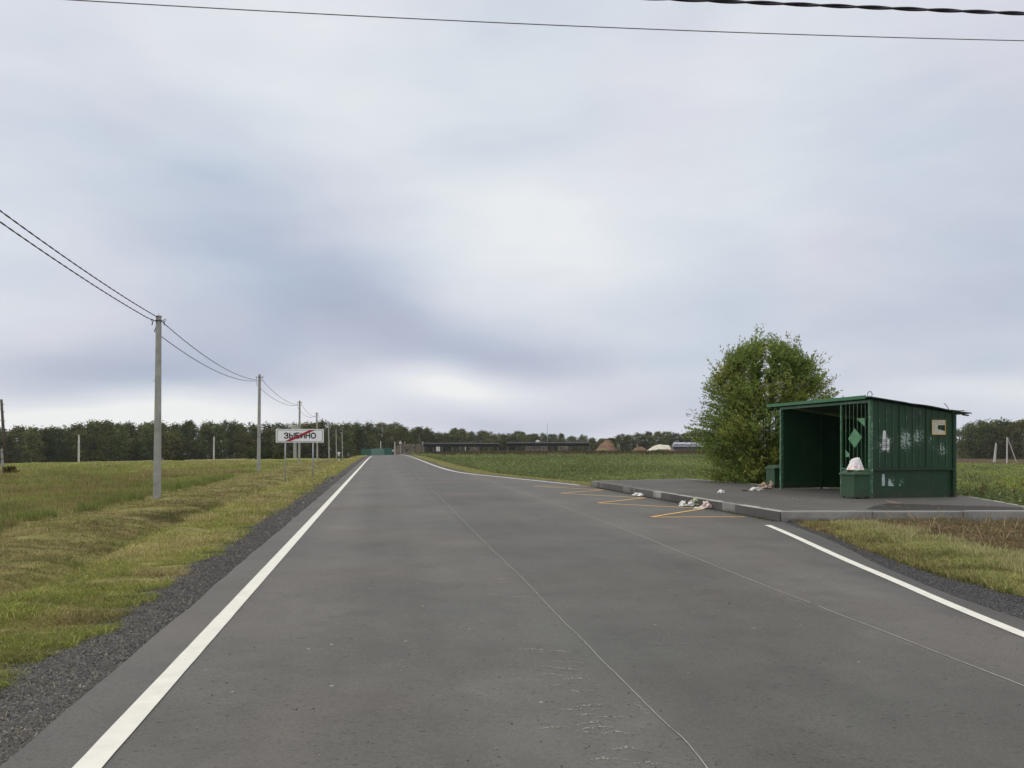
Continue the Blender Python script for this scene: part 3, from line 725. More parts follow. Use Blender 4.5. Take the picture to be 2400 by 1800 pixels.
c = n.mix(n.m('MULTIPLY', pk, .75), (.78, .77, .79), (.62, .33, .27)); n.put(b.inputs['Base Color'], c); b.inputs['Roughness'].default_value = .3
o = link_mesh('carrier_bag', me, M_BAG); o.location = (8.97, 21.40, .2 + .735); o.rotation_euler = (0, 0, .5)
me.polygons.foreach_set('use_smooth', [True] * len(me.polygons))
tag(o, 'white plastic carrier bag with faded red print sitting on the bin lid', 'bag')
bm = None

LIT = [((1792,1146),(.20,.16,.12),M_LITTERB,'pale brown crumpled wrapping heap beside the far litter bin','litter_heap',1),
       ((1772,1150),(.17,.12,.08),M_LITTERW,'white crumpled bag lying just left of the wrapping heap','plastic_bag',2),
       ((1745,1151),(.11,.06,.025),M_IRON,'dark flattened scrap lying left of the white bag','scrap',3),
       ((1690,1156),(.09,.08,.06),M_LITTERW,'small white crumpled paper alone on the platform','paper_ball',4)]
for (p, s_, m_, lab, nm, sd_) in LIT:
    x_, y_, z_ = atz(p[0], p[1], .2); crumple(nm, (x_, y_, .2), s_, m_, lab, nm.replace('_', ' '), sd_, 'rubbish on the platform', rough=.7)
x_, y_, _ = atz(1812, 1143, .2); crumple('litter_heap', (x_, y_, .2), (.15,.12,.14), M_LITTERB, 'grey and cream rubbish heap touching the far litter bin', 'litter heap', 9, 'rubbish on the platform', rough=.8)
LIT = [((1495,1163),(.16,.09,.07),M_LITTERW,'flat white bag lying against the far part of the kerb','plastic_bag',5),
       ((1600,1187),(.10,.09,.09),M_LITTERW,'cream bottle-shaped wrapper at the left end of the gutter rubbish','wrapper',6),
       ((1618,1187),(.10,.08,.07),M_LITTERW,'grey white bag between wrapper and green packet in the gutter','plastic_bag',12),
       ((1632,1186),(.15,.10,.13),M_LITTERG,'green patterned packet in the middle of the gutter rubbish','packet',7),
       ((1655,1192),(.13,.10,.11),simple('red_white_wrapper', (.62,.50,.48), .5, .5, 10),'white and red wrapper at the right end of the gutter rubbish','wrapper',8),
       ((1640,1193),(.13,.07,.04),M_LITTERW,'white flattened paper in front of the green packet','paper',10)]
for (p, s_, m_, lab, nm, sd_) in LIT:
    x_, y_, z_ = atz(p[0], p[1], 0); crumple(nm, (x_, y_, .003), s_, m_, lab, nm.replace('_', ' '), sd_, 'rubbish in the gutter by the kerb', rough=.7)
# small chips and straws scattered on platform
mb = MB()
for i in range(46):
    px = random.uniform(1650, 2330); py = random.uniform(1150, 1192); x_, y_, z_ = atz(px, py, .2)
    if not inside(np.array([x_]), np.array([y_]), grow=-.08)[0]: continue
    s_ = random.uniform(.012, .03); a_ = random.uniform(0, 3.1); M_ = Matrix.Translation((x_, y_, .203)) @ Matrix.Rotation(a_, 4, 'Z')
    mb.box(-s_, s_, -s_*.4, s_*.4, 0, .004, M_)
tag(mb.build('litter_specks', simple('pale_specks', (.34,.31,.26), .8, .3, 1)), 'tiny pale chips and cigarette ends strewn over the platform', 'debris', kind='stuff')
# crack-like pale streak on the platform: paint drip
o = MB().prism([atz(*p, .2)[:2] for p in ((2078,1173),(2096,1176),(2113,1179),(2113,1180),(2094,1178.5),(2075,1174))], .195, .2025).build('pavement_stain', simple('rusty_drip', (.2,.13,.09), .8)); tag(o, kind='structure')

# ------------------------------------------------------------------ town-exit sign
sgx = (aty(667,1122,42)[0] + aty(733,1121,42)[0]) / 2
SG = empty('town_sign', (sgx, 42, gz(sgx, 42)), 0, 'white town name board with red diagonal stripe on two grey posts', 'road sign')
zb = gz(sgx, 42); Sz = lambda py: aty(0, py, 42)[2] - zb
pxm = lambda px: (px - 1200) / F * 42 - sgx
W_ = simple('sign_white', (.88, .89, .93), .35, .05, 2); BK = simple('sign_black', (.02, .022, .035), .4, .1); RD = simple('sign_red', (.36, .012, .03), .4, .08)
for px in (667.5, 732.5):
    MB().tube([(pxm(px), .045, -.3), (pxm(px + 1), .045, Sz(1008))], .034, 10).build('post', M_GALV, SG, smooth=True)
x0, x1, z0, z1 = pxm(646.5), pxm(758.5), Sz(1037), Sz(1005.5)
def rrect(x0, x1, z0, z1, r, y_, t, n_=5):
    pts = []
    for cx, cz, a0 in ((x1-r, z1-r, 0), (x0+r, z1-r, 90), (x0+r, z0+r, 180), (x1-r, z0+r, 270)):
        for k in range(n_+1): a_ = R(a0 + 90*k/n_); pts.append((cx + r*math.cos(a_), cz + r*math.sin(a_)))
    return pts
def plate_xz(pts, y0, y1):
    n_ = len(pts); return MB().add([(a_, y0, b_) for a_, b_ in pts] + [(a_, y1, b_) for a_, b_ in pts],
        [tuple(range(n_)), tuple(range(2*n_-1, n_-1, -1))] + [(i, (i+1) % n_, n_+(i+1) % n_, n_+i) for i in range(n_)])
plate_xz(rrect(x0, x1, z0, z1, .03, 0, 0), 0, .02).build('panel', W_, SG)
m1, m2 = .055, .080
po = rrect(x0+m1, x1-m1, z0+m1*.8, z1-m1*.8, .05, 0, 0); pi_ = rrect(x0+m2, x1-m2, z0+m2*.8, z1-m2*.8, .035, 0, 0)
n_ = len(po); mb = MB(); mb.add([(a_, -.003, b_) for a_, b_ in po] + [(a_, -.003, b_) for a_, b_ in pi_], [(i, (i+1) % n_, n_+(i+1) % n_, n_+i) for i in range(n_)])
mb.build('border', BK, SG)
# lettering
GL = {'З': (.70, [[(0,.80),(.12,.95),(.35,1),(.58,.94),(.66,.77),(.58,.60),(.38,.53),(.22,.52)], [(.38,.53),(.62,.45),(.70,.26),(.62,.07),(.38,0),(.12,.04),(0,.2)]]),
      'Ы': (.86, [[(0,0),(0,1)], [(0,.57),(.34,.57),(.5,.48),(.54,.29),(.5,.09),(.34,0),(0,0)], [(.86,0),(.86,1)]]),
      'Б': (.66, [[(.62,1),(0,1),(0,0),(.42,0),(.6,.08),(.66,.29),(.6,.5),(.42,.58),(0,.58)]]),
      'И': (.68, [[(0,1),(0,0)], [(0,.06),(.68,.94)], [(.68,0),(.68,1)]]), 'Н': (.68, [[(0,0),(0,1)], [(.68,0),(.68,1)], [(0,.52),(.68,.52)]]),
      'О': (.80, [[(.4+.4*math.cos(a_), .5+.5*math.sin(a_)) for a_ in np.linspace(0, 2*math.pi, 17)]])}
tx0, tx1 = pxm(666.5), pxm(739.5); tz0, tz1 = Sz(1027.0), Sz(1015)
word = 'ЗЫБИНО'; gap_ = .30; tot = sum(GL[c_][0] for c_ in word) + gap_*5; kx = (tx1-tx0)/tot; hz_ = tz1-tz0; cur = tx0
for c_ in word:
    wd_, strokes = GL[c_]; mb = MB()
    for st in strokes:
        P_ = [Vector((cur + p[0]*kx, tz0 + p[1]*hz_)) for p in st]
        for a_, b_ in zip(P_[:-1], P_[1:]):
            t_ = (b_-a_).normalized(); nn = Vector((-t_.y, t_.x))*.031; e_ = t_*.012
            q4 = [a_-e_+nn, b_+e_+nn, b_+e_-nn, a_-e_-nn]; mb.add([(v_.x, -.005, v_.y) for v_ in q4], [(0,1,2,3)])
    mb.build('letter', BK, SG); cur += (wd_+gap_)*kx
plate_xz([(pxm(667), z0+.055), (pxm(680), z0+.055), (pxm(738.5), z1-.055), (pxm(725.5), z1-.055)], -.006, -.0075).build('red_stripe', RD, SG)

# ------------------------------------------------------------------ concrete poles along the road
POLES = [(368,1172,372,742),(606,1111,608.5,879),(701,1087,702.5,940),(744,1079,742.5,967),(771.5,1073,770,988),(789,1072,787.5,1004),(803,1071,801.6,1012),(813,1069,815,1016),(820,1068,821.5,1022),(828.5,1067,829,1022),(832,1067,833.5,1023)]
ordn = ['nearest and tallest concrete pole on the left verge, carrying twisted cables', 'second concrete pole from the camera, left of the town sign', 'concrete pole rising directly behind the town sign board',
        'concrete pole seen behind the right part of the town sign', 'fifth concrete pole, first one clear to the right of the town sign', 'concrete pole just left of the white kilometre marker', 'concrete pole just right of the white kilometre marker',
        'far concrete pole with small side fitting, eighth along the verge', 'ninth far concrete pole along the left verge', 'tenth far concrete pole, beside the braced end pole', 'last concrete pole with a diagonal brace near the green fence']
tops = []
for i, (bx_, by_, tx_, ty_) in enumerate(POLES):
    d = 35.5 * 432.0 / (by_ - ty_) if i < 5 else [0,0,0,0,0,222,250,278,300,318,330][i]
    if i < 5: d = 35.5 + 34.0 * i if i else 35.5
    xb = (bx_ - 1200) / F * d; xt = (tx_ - 1200) / F * d
    zt = CH - (ty_ - HY) / F * d; zg = gz(xb, d)
    t = empty('utility_pole', (xb, d, zg), 0, ordn[i], 'utility pole', 'concrete utility poles along the left verge')
    H = zt - zg; dx = xt - xb
    MB().taper((0,0,-.4), (dx,0,H), .27, .23, .185, .165).build('shaft', M_CONC, t)
    if i < 7:
        br = MB(); zt_ = H - .18
        br.box(dx-.105, dx+.105, -.095, .095, zt_-.03, zt_+.03)
        for s_ in (-1, 1):
            br.tube([(dx+s_*.09,-.02,zt_),(dx+s_*.22,-.02,zt_),(dx+s_*.24,-.02,zt_+.05),(dx+s_*.30,-.02,zt_+.07),(dx+s_*.33,-.02,zt_+.02),(dx+s_*.30,-.02,zt_-.03)], .014, 6)
            br.tube([(dx+s_*.24,-.02,zt_),(dx+s_*.26,-.04,zt_-.12),(dx+s_*.27,-.06,zt_-.20)], .022, 6)
        br.box(dx-.10, dx+.10, -.088, .088, H-.001, H+.03)
        br.tube([(dx,0,H),(dx,0,H+.14)], .008, 5)
        br.build('bracket', M_IRON, t)
    if i == 0:
        MB().tube([(dx*.45-.11,0,H*.65),(dx*.45-.17,0,H*.65+.03),(dx*.45-.19,0,H*.65-.02),(dx*.45-.15,0,H*.65-.06)], .009, 5).build('hook', M_IRON, t)
    if i == 10:
        MB().taper((1.75,0,-.3), (.05,0,H*.88), .22, .22, .17, .17).build('brace', M_CONC, t)
    tops.append((xt, d, zt))
# cables -------------------------------------------------
def twisted(path, r, off, pitch, seg=6, strands=2):
    """path: function s-> Vector via dense list"""
    mb = MB(); L = [0]
    for a_, b_ in zip(path[:-1], path[1:]): L.append(L[-1] + (b_ - a_).length)
    for k in range(strands):
        pts = []
        for i, p in enumerate(path):
            t_ = (path[min(i+1, len(path)-1)] - path[max(i-1, 0)]).normalized()
            a_ = t_.cross(Vector((0,0,1))).normalized(); b_ = a_.cross(t_)
            an = 2*math.pi*L[i]/pitch + k*2*math.pi/strands
            pts.append(p + (a_*math.cos(an) + b_*math.sin(an)) * off)
        mb.tube(pts, r, seg)
    return mb
def span(p, q_, sag, n_):
    p = Vector(p); q_ = Vector(q_); return [p.lerp(q_, i/n_) - Vector((0,0,4*sag*(i/n_)*(1-i/n_))) for i in range(n_+1)]
for side, zo, lab in ((.26, -.40, 'upper twisted black cable running from pole to pole along the verge'), (-.20, -.62, 'lower twisted black cable running from pole to pole along the verge')):
    path = []
    # incoming near span; measured heights rise towards the camera
    x1_, y1_, z1_ = tops[0]; ps = []
    for yy in np.linspace(-6, y1_, 330):
        u_ = y1_ - yy
        base = (7.12 if side > 0 else 6.92); zz0 = base + .0022 * u_ ** 2 * (1 - .3 * (u_ / 42)) - .0
        xx = x1_ + .16 * u_ + (0.0 if side > 0 else -.12) * min(1, u_)
        ps.append(Vector((xx - (.05 if side > 0 else .05), yy - .0, zz0)))
    path += ps
    mbn = twisted(ps, .015, .0085, .95, 5)
    prev = Vector((x1_ + side*.9, y1_, z1_ + zo + (.10 if side > 0 else -.02)))
    mbn.tube([ps[-1], prev], .02, 5)
    for i in range(1, 8):
        x2_, y2_, z2_ = tops[i]
        sg_ = (.62, .62, .7, .75, .8, .7, .6, .6)[i-1]
        q_ = Vector((x2_ + side * .9 - (.0 if side > 0 else .05), y2_, z2_ - .45 if side > 0 else z2_ - .50))
        pp_ = span(prev, q_, sg_, 150 if i < 3 else 30)
        if i < 3: m2_ = twisted(pp_, .0145, .008, .9, 5); mbn.add(m2_.v, m2_.f)
        else: mbn.tube(pp_, .022, 4)
        prev = Vector((q_.x, q_.y, z2_ - .45 if side > 0 else z2_ - .85)); 
        mbn.tube([q_, prev], .016, 4) if side < 0 else None
    tag(mbn.build('power_cable', M_CABLE, smooth=True), lab, 'cable', 'cables on the concrete poles')
# overhead crossing cables
def oh(pts, d0, slope):
    o_ = []
    for px, py in pts: o_.append(Vector(aty(px, py, d0 + slope * (px - 1200) / 1200)))
    return o_
def resample(P, n_, ext=14):
    xs = np.array([p.x for p in P]); c1 = np.polyfit(xs, [p.y for p in P], 1); c2 = np.polyfit(xs, [p.z for p in P], 2)
    X_ = np.linspace(xs.min() - ext, xs.max() + 14, n_); return [Vector((a_, float(np.polyval(c1, a_)), float(np.polyval(c2, a_)))) for a_ in X_]
P1 = resample(oh([(244,0),(705,30),(1172,58.5),(1627,76),(2060,85),(2400,93)], 9.0, .9), 260)
tag(MB().tube(P1, .0052, 6).build('overhead_wire', M_THIN), 'thin dark wire crossing the whole sky above the road', 'wire')
P2 = resample(oh([(1585,-2),(1780,6),(2000,16.5),(2200,24.5),(2400,31)], 8.2, .9), 900, 22)
tag(twisted(P2, .0115, .0105, .84, 7).build('overhead_cable', M_CABLE, smooth=True), 'thick twisted black cable crossing the top right corner of the sky', 'cable')

# ------------------------------------------------------------------ field poles
def fieldpole(px, ptop, d, w_, label, m_):
    x_, _, zt = aty(px, ptop, d); zg = gz(x_, d)
    t = empty('utility_pole', (x_, d, zg), 0, label, 'utility pole', 'pale poles standing in the left field')
    MB().taper((0,0,-.4), (.05,0,zt-zg), w_*1.25, w_*1.1, w_, w_).build('shaft', m_, t)
    MB().box(-.02+.05-w_*.8, .02+.05+w_*.8, -w_*.3, w_*.3, zt-zg-.12, zt-zg+.02).build('cap', M_IRON, t); return t
fieldpole(184.5, 1019, 165, .26, 'pale concrete pole in the left field, further left than the nearest verge pole', M_CONCW)
fieldpole(501, 1023, 175, .24, 'pale concrete pole in the field between the two nearest verge poles', M_CONCW)
# old wooden pole at the left edge
xb, yb_, _ = aty(10, 1106, 70); zb = gz(xb, 70); zt = aty(0, 936, 70)[2]
t = empty('wooden_pole', (xb, 70, zb), 0, 'old dark wooden pole leaning left, tied to a concrete stub at the left edge', 'utility pole')
H = zt - zb; tx_ = (3.0 - 1200)/F*70 - xb
MB().tube([(.15,0,.9),(tx_*.5+.08,0,H*.5),(tx_,0,H)], .13, 10, rads=[.14,.125,.10]).build('shaft', M_WOOD, t, smooth=True)
MB().taper((0,-.1,-.4),(-.12,-.1,2.1), .24,.2,.2,.17).build('concrete_stub', M_CONC, t)
for k, (zf, s_) in enumerate(((.93, 1), (.93-.06, -1), (.83, 1), (.72, -1), (.70, 1))):
    zz0 = H*zf; xx = tx_*zf*1.0; MB().tube([(xx,0,zz0),(xx+s_*.2,0,zz0-.02),(xx+s_*.22,0,zz0+.08)], .03, 6).build('insulator_hook', M_IRON, t)
for zf in (1.2, 1.8): MB().box(-.22, .12+.1, -.22, .14, zf, zf+.05).build('wire_binding', M_IRON, t)

# A-frame poles in the right field
def aframe(apex, feet, d, label):
    xa, _, za = aty(*apex, d); zg = gz(xa, d)
    t = empty('braced_pole', (xa, d, zg), 0, label, 'utility pole', 'white braced poles in the right field')
    for k, (px, py) in enumerate(feet):
        xf = aty(px, py, d)[0] - xa
        MB().taper((xf, (k-1)*.8, -.3), (.1*(k-1), 0, za - zg - .15*k), .19, .19, .14, .14).build('shaft' if k == 1 else 'brace', M_CONCW, t)
aframe((2334.7,1037.6), [(2324,1070),(2330,1070.6),(2337,1070.6)], 225, 'smaller farther group of three white leaning poles, right of the shelter')
aframe((2361,1024), [(2354.6,1078),(2360.5,1080),(2390,1082)], 190, 'larger nearer white pole with two leaning braces at the right edge')

# ------------------------------------------------------------------ kilometre marker, warning sign
x_, y_, _ = aty(794.5, 1074, 120); zg = gz(x_, 120)
t = empty('kilometre_marker', (x_, 120, zg), 0, 'small white marker plate on a striped black and white post on the far left verge', 'marker post')
zt = aty(0, 1059.5, 120)[2] - zg
mm, n, b = mat('striped_post'); zq = n.sep(n.new('ShaderNodeTexCoord').outputs['Object'])[2]
n.put(b.inputs['Base Color'], n.mix(n.m('GREATER_THAN', n.m('FRACT', n.m('MULTIPLY', zq, 1.45)), .5), (.03,.03,.03), (.72,.72,.71)))
MB().box(-.07, .07, -.07, .07, -.3, zt-.02).build('post', mm, t, bevel=.01)
MB().box(-.2, .2, -.1, -.075, zt-.25, zt).build('plate', simple('marker_plate', (.75,.75,.74), .5, .08), t)
MB().box(-.1, .1, -.1, -.075, zt-.42, zt-.253).build('plate', simple('marker_plate2', (.75,.75,.74), .5, .08), t)

d = 175; x_, _, zt = aty(938.5, 1032, d); zg = gz(x_, d)
t = empty('warning_sign', (x_, d, zg), 0, 'triangular white warning sign with red border on a post at the far right verge', 'road sign')
H = zt - zg
MB().tube([(0,.05,-.3),(0,.05,H-.05)], .055, 8).build('post', M_GALV, t)
S_ = .44; tri = lambda s: [(-s, H-.76+(.44-s)*.577), (s, H-.76+(.44-s)*.577), (0, H-(.44-s)*1.1547)]
plate_xz(tri(S_), 0, .02).build('border', RD, t); plate_xz(tri(S_*.80), -.004, -.001).build('face', W_, t)
plate_xz([(-.08,H-.62),(.12,H-.60),(.06,H-.50),(.10,H-.40),(-.06,H-.38),(-.05,H-.50)], -.008, -.006).build('symbol', BK, t)

# ------------------------------------------------------------------ far structures
def polez(px, ptop, d, w_, label, m_=M_CONC, nm='utility_pole', cat='utility pole'):
    x_, _, zt = aty(px, ptop, d); zg = gz(x_, d); t = empty(nm, (x_, d, zg), 0, label, cat)
    MB().taper((0,0,-.3),(0,0,zt-zg), w_, w_, w_*.8, w_*.8).build('shaft', m_, t)
    MB().box(-.18, .18, -.1, .1, zt-zg-.12, zt-zg).build('cap', m_, t); return t
polez(892.3, 1034, 250, .30, 'lone concrete pole above the middle of the green fence', M_CONCW)
polez(925.3, 1035.5, 215, .30, 'concrete pole at the right end of the green fence, left of the warning sign', M_CONCW)
polez(973, 1039, 205, .26, 'dark wooden post standing before the ruined wall', M_WOOD, 'post', 'post')
polez(948, 1035, 240, .26, 'thin pole rising from behind the left part of the ruined building', M_CONC)
polez(990.5, 1034.5, 232, .55, 'concrete pillar at the right end of the ruined building', M_CONC, 'pillar', 'pillar')
# green fence across the end of the road
gf = [(846,1052,1067),(858,1052.5,1067),(871,1051.5,1068),(891.5,1051,1068),(902,1051,1068),(918,1048,1068)]
d = 232; M_F1 = simple('fence_green', (.022,.11,.085), .5, .15, 1); M_F2 = simple('gate_green', (.11,.22,.19), .5, .12, 1)
x_, _, _ = aty(880, 1060, d); zg = min(gz(x_, d), -1.5)
t = empty('metal_fence', (x_, d, zg), 0, 'green corrugated metal fence with paler gate closing the end of the road', 'fence')
def corr(px0, px1, ptop, m_, nm, dd=0):
    xa = aty(px0, 0, d)[0] - x_; xb_ = aty(px1, 0, d)[0] - x_; zt = aty(0, ptop, d)[2] - zg
    n_ = max(4, int((xb_-xa)/.12)); vs = []
    for i in range(n_+1):
        xx = xa + (xb_-xa)*i/n_; yy = dd + (.05 if i % 2 else 0); vs += [(xx, yy, -1.0), (xx, yy, zt), (xx, yy+.02, -1.0), (xx, yy+.02, zt)]
    fs = []
    for i in range(n_): k = 4*i; fs += [(k, k+4, k+5, k+1), (k+2, k+3, k+7, k+6), (k+1, k+5, k+7, k+3)]
    MB().add(vs, fs).build(nm, m_, t)
corr(846, 870, 1053, M_F1, 'fence_panel'); corr(870.3, 901, 1051.5, M_F2, 'gate', -.15); corr(901.3, 918.5, 1050, M_F1, 'fence_panel')
for px in (846, 858, 870.1, 885, 901.1, 918.5): MB().box(aty(px,0,d)[0]-x_-.06, aty(px,0,d)[0]-x_+.06, .08, .2, -1, aty(0,1050.5,d)[2]-zg).build('post', M_IRON, t)
x_, y_, _ = aty(921, 1055, 222); zg = gz(x_, 222); t = empty('meter_box', (x_, 222, zg), 0, 'small pale box on a stand at the right end of the green fence', 'cabinet')
z1 = aty(0,1054,222)[2]-zg; MB().box(-.25,.25,-.15,.15,z1-.5,z1).build('cabinet', M_CONCW, t, bevel=.02); MB().box(-.05,.05,-.05,.05,-.2,z1-.5).build('stand', M_IRON, t)

# ruined brick building
M_BRICK = simple('old_masonry', (.17,.145,.115), .95, .5, .7, .5, bscale=6)
d = 228; x0 = aty(928,0,d)[0]; x1 = aty(990,0,d)[0]; zg = gz(x0, d)
t = empty('ruined_building', (x0, d, zg), 0, 'low crumbling brick building with an uneven roofless top beside the road end', 'building')
prof = [(0,1045),(4,1044),(7,1043.5),(11,1042),(19,1041.5),(24,1040.5),(30,1040),(39,1040.5),(47,1041),(53,1041),(58,1043),(62,1042.5)]
pts = [(p*d/F, aty(0,q_,d)[2]-zg) for p, q_ in prof]
poly = [(0,-1)] + pts + [(62*d/F,-1)]; plate_xz(poly, 0, .5).build('wall', M_BRICK, t)
plate_xz([(p[0]*.98+.1, p[1]*.93) for p in poly], 6, 6.4).build('wall', M_BRICK, t)
for (a_, b_, c_, e_) in ((22.5,27,1052,1060),(40,44,1047,1051),(33,37,1045,1048)):
    MB().box(a_*d/F, b_*d/F, -.012, .1, aty(0,e_,d)[2]-zg, aty(0,c_,d)[2]-zg).build('opening', BK, t)

# long open sheds
M_BLK = simple('tarred_roof', (.008,.008,.010), .9, .3, 1); M_GREYP = simple('shed_post', (.14,.14,.15), .8, .2, 1)
M_BEIGE = simple('beige_stock', (.22,.20,.165), .8, .3, .5)
def shed(p0, p1, yt, d, n_, label, items):
    x0, x1 = aty(p0,0,d)[0], aty(p1,0,d)[0]; zg = gz((x0+x1)/2, d); zt = aty(0,yt,d)[2]-zg
    t = empty('open_shed', (x0, d, zg), 0, label, 'shed', 'long open sheds beyond the green field')
    L = x1-x0
    mb = MB(); th = .80
    mb.add([(0,0,zt-th),(L,0,zt-th),(L,7,zt-th+.25),(0,7,zt-th+.25),(0,0,zt-.02),(L,0,zt-.05),(L,7,zt+.3),(0,7,zt+.3)], [(0,3,2,1),(4,5,6,7),(0,1,5,4),(1,2,6,5),(2,3,7,6),(3,0,4,7)]).build('roof', M_BLK, t)
    mb = MB(); mb.box(0, L, -.25, -.01, zt-.62, zt-.52); 
    for i in range(n_):
        xx = L*(i+.5)/n_ if n_ < 3 else .2 + (L-.4)*i/(n_-1)
        MB().box(xx-.12, xx+.12, .1, .34, -.5, zt-th).build('post', M_GREYP, t)
    for i in range(n_ // 2 + 1):
        xx = .3 + (L-.6)*i/(n_//2); MB().box(xx-.12, xx+.12, 6.6, 6.9, -.5, zt-th+.2).build('post', M_GREYP, t)
    return t
shed(992, 1169, 1040, 225, 9, 'long black-roofed open shed nearer to the road end', [])
shed(1188, 1381, 1038.5, 225, 10, 'long black-roofed open shed further right under the thin mast', [])
def block(px0, px1, yt, yb, d, dep, m_, name, label, cat, bev=.15, group=None):
    x0, x1 = aty(px0,0,d)[0], aty(px1,0,d)[0]; xm = (x0+x1)/2; zg = gz(xm, d); zt = aty(0,yt,d)[2]-zg
    zb0 = min(aty(0,yb,d)[2]-zg, 0)
    bm = bmesh.new(); bmesh.ops.create_cube(bm, size=1); bmesh.ops.subdivide_edges(bm, edges=bm.edges[:], cuts=5, use_grid_fill=True)
    for v_ in bm.verts:
        q_ = v_.co.copy(); tz = q_.z + .5
        nn = mnoise.noise(Vector((q_.x*5+px0, q_.y*4, q_.z*3)))*bev
        v_.co = (q_.x*(x1-x0)*(1 - .25*bev*tz*2) , q_.y*dep*(1-.2*bev*tz) + nn, (zb0-.3) + (zt-zb0+.3)*tz*(1+nn*.3*(1 if tz > .7 else 0)))
    me = bpy.data.meshes.new(name); bm.to_mesh(me); bm.free(); o = link_mesh(name, me, m_); o.location = (xm, d, zg); tag(o, label, cat, group); return o
block(1230, 1285, 1045, 1052, 236, 2, M_BEIGE, 'crate_stack', 'pale beige stack standing inside the right shed on its left side', 'stack')
block(1308, 1332, 1046, 1053, 236, 2, M_BEIGE, 'crate_stack', 'smaller pale stack inside the right shed near its right end', 'stack')
block(1075, 1090, 1044.5, 1049, 234, 2, simple('grey_tank', (.3,.3,.29), .6, .2, 2), 'tank', 'small pale tank under the middle of the left shed', 'tank', .05)
block(1100, 1120, 1046.5, 1050, 236, 2, M_BEIGE, 'crate_stack', 'pale stack under the right part of the left shed', 'stack')
# vehicles-like boxes showing over the roofs: white roof tops
def capvan(px0, px1, yt, d, label):
    x0, x1 = aty(px0,0,d)[0], aty(px1,0,d)[0]; zg = gz((x0+x1)/2, d); zt = aty(0,yt,d)[2]-zg; L = x1-x0
    t = empty('white_trailer', (x0, d, zg), 0, label, 'trailer')
    plate_xz([(0,.8),(L,.8),(L,zt-.25),(L-.3,zt-.05),(L*.6,zt),(.35,zt-.03),(0,zt-.3)], 0, 2.2).build('body', M_LITTERW, t, bevel=.05)
    for xx in (.8, L-.8):
        MB().tube([(xx,-.05,.45),(xx,.25,.45)], .45, 14).build('wheel', BK, t)
capvan(1079, 1091, 1037.5, 240, 'white rounded top showing above the middle of the left shed roof')
capvan(1022, 1030, 1037.5, 240, 'white rounded top showing above the left end of the left shed roof')
capvan(1256, 1265, 1031, 246, 'small white box showing above the right shed roof')
# mast
x_, _, zt = aty(1283, 990, 330); zg = gz(x_, 330)
t = empty('radio_mast', (x_, 330, zg), 0, 'thin tall mast rising above the trees behind the right shed', 'mast')
MB().tube([(0,0,0),(0,0,zt-zg)], .08, 6, rads=[.13,.06]).build('mast_tube', M_GALV, t)
for s_ in (-1, 1): MB().tube([(s_*3,0,0),(0,0,(zt-zg)*.6)], .012, 4).build('guy_wire', M_THIN, t)
# water tower behind the sign
x_, _, zt = aty(691.5, 996.5, 205); zg = gz(x_, 205)
t = empty('water_tower', (x_, 205, zg), 0, 'pale round water tower peeking over the town sign board', 'water tower')
H = zt - zg; M_WT = simple('tower_paint', (.36,.36,.30), .8, .2, .8); r_ = 8.8*205/F
def lathe(prof, seg=20):
    vs = [(r*math.cos(2*math.pi*k/seg), r*math.sin(2*math.pi*k/seg), z) for r, z in prof for k in range(seg)]
    fs = [(i*seg+k, i*seg+(k+1)%seg, (i+1)*seg+(k+1)%seg, (i+1)*seg+k) for i in range(len(prof)-1) for k in range(seg)]
    fs += [tuple(range(seg-1,-1,-1)), tuple((len(prof)-1)*seg+k for k in range(seg))]; return MB().add(vs, fs)
lathe([(r_,H-2.6),(r_,H-.25)]).build('tank', M_WT, t, smooth=False); lathe([(r_+.06,H-.25),(r_*.75,H-.05),(.15,H)]).build('cap', simple('tower_cap',(.28,.27,.2),.8), t)
lathe([(r_*.42,-.5),(r_*.38,H-2.9),(r_,H-2.6)]).build('column', M_CONC, t)
# mounds, tarp, pile of sheets, concrete frame
def mound(px0, px1, yt, d, dep, m_, name, label, cat, seed, seg=40, kind=None, peaks=None, rough=.25):
    x0, x1 = aty(px0,0,d)[0], aty(px1,0,d)[0]; xm = (x0+x1)/2; hw = (x1-x0)/2; zg = gz(xm, d); H = aty(0,yt,d)[2]-zg
    U, W2 = np.meshgrid(np.linspace(-1.05,1.05,seg), np.linspace(-1.05,1.05,seg))
    rr = np.sqrt(U**2 + W2**2); h = np.clip(1-rr**2, 0, 1)**.7
    if peaks is not None: h = np.clip(1-np.abs(W2)**2, 0, 1)**.8 * np.interp(U, [p[0] for p in peaks], [p[1] for p in peaks])
    nn = fbm(U*hw+seed*7, W2*dep, .6, 4, seed); h = h * (1-rough+2*rough*nn)
    V_ = np.stack([U*hw, W2*dep, h*H*1.08-.25], -1).reshape(-1,3); ii = np.arange(seg*seg).reshape(seg,seg)
    F_ = np.stack([ii[:-1,:-1], ii[:-1,1:], ii[1:,1:], ii[1:,:-1]], -1).reshape(-1,4)
    o = np_mesh(name, V_, F_, m_, smooth=True); o.location = (xm, d, zg); tag(o, label, cat); return o
mound(1384, 1447, 1032.5, 215, 6, simple('red_earth', (.15,.088,.06), .95, .5, .7, .6, bscale=3), 'earth_mound', 'reddish brown earth mound between the right shed and the small green bush', 'mound', 3, peaks=[(-1.05,0),(-.8,.2),(-.5,.35),(-.25,.78),(-.05,.85),(.15,1.1),(.35,1.05),(.6,.95),(.8,.5),(1.05,0)], rough=.12)
mound(1395, 1432, 1048, 205, 3, simple('grassy_earth', (.14,.13,.05), .95, .4, .7, .6, bscale=3), 'earth_mound', 'low grassy mound in front of the reddish earth mound', 'mound', 13)
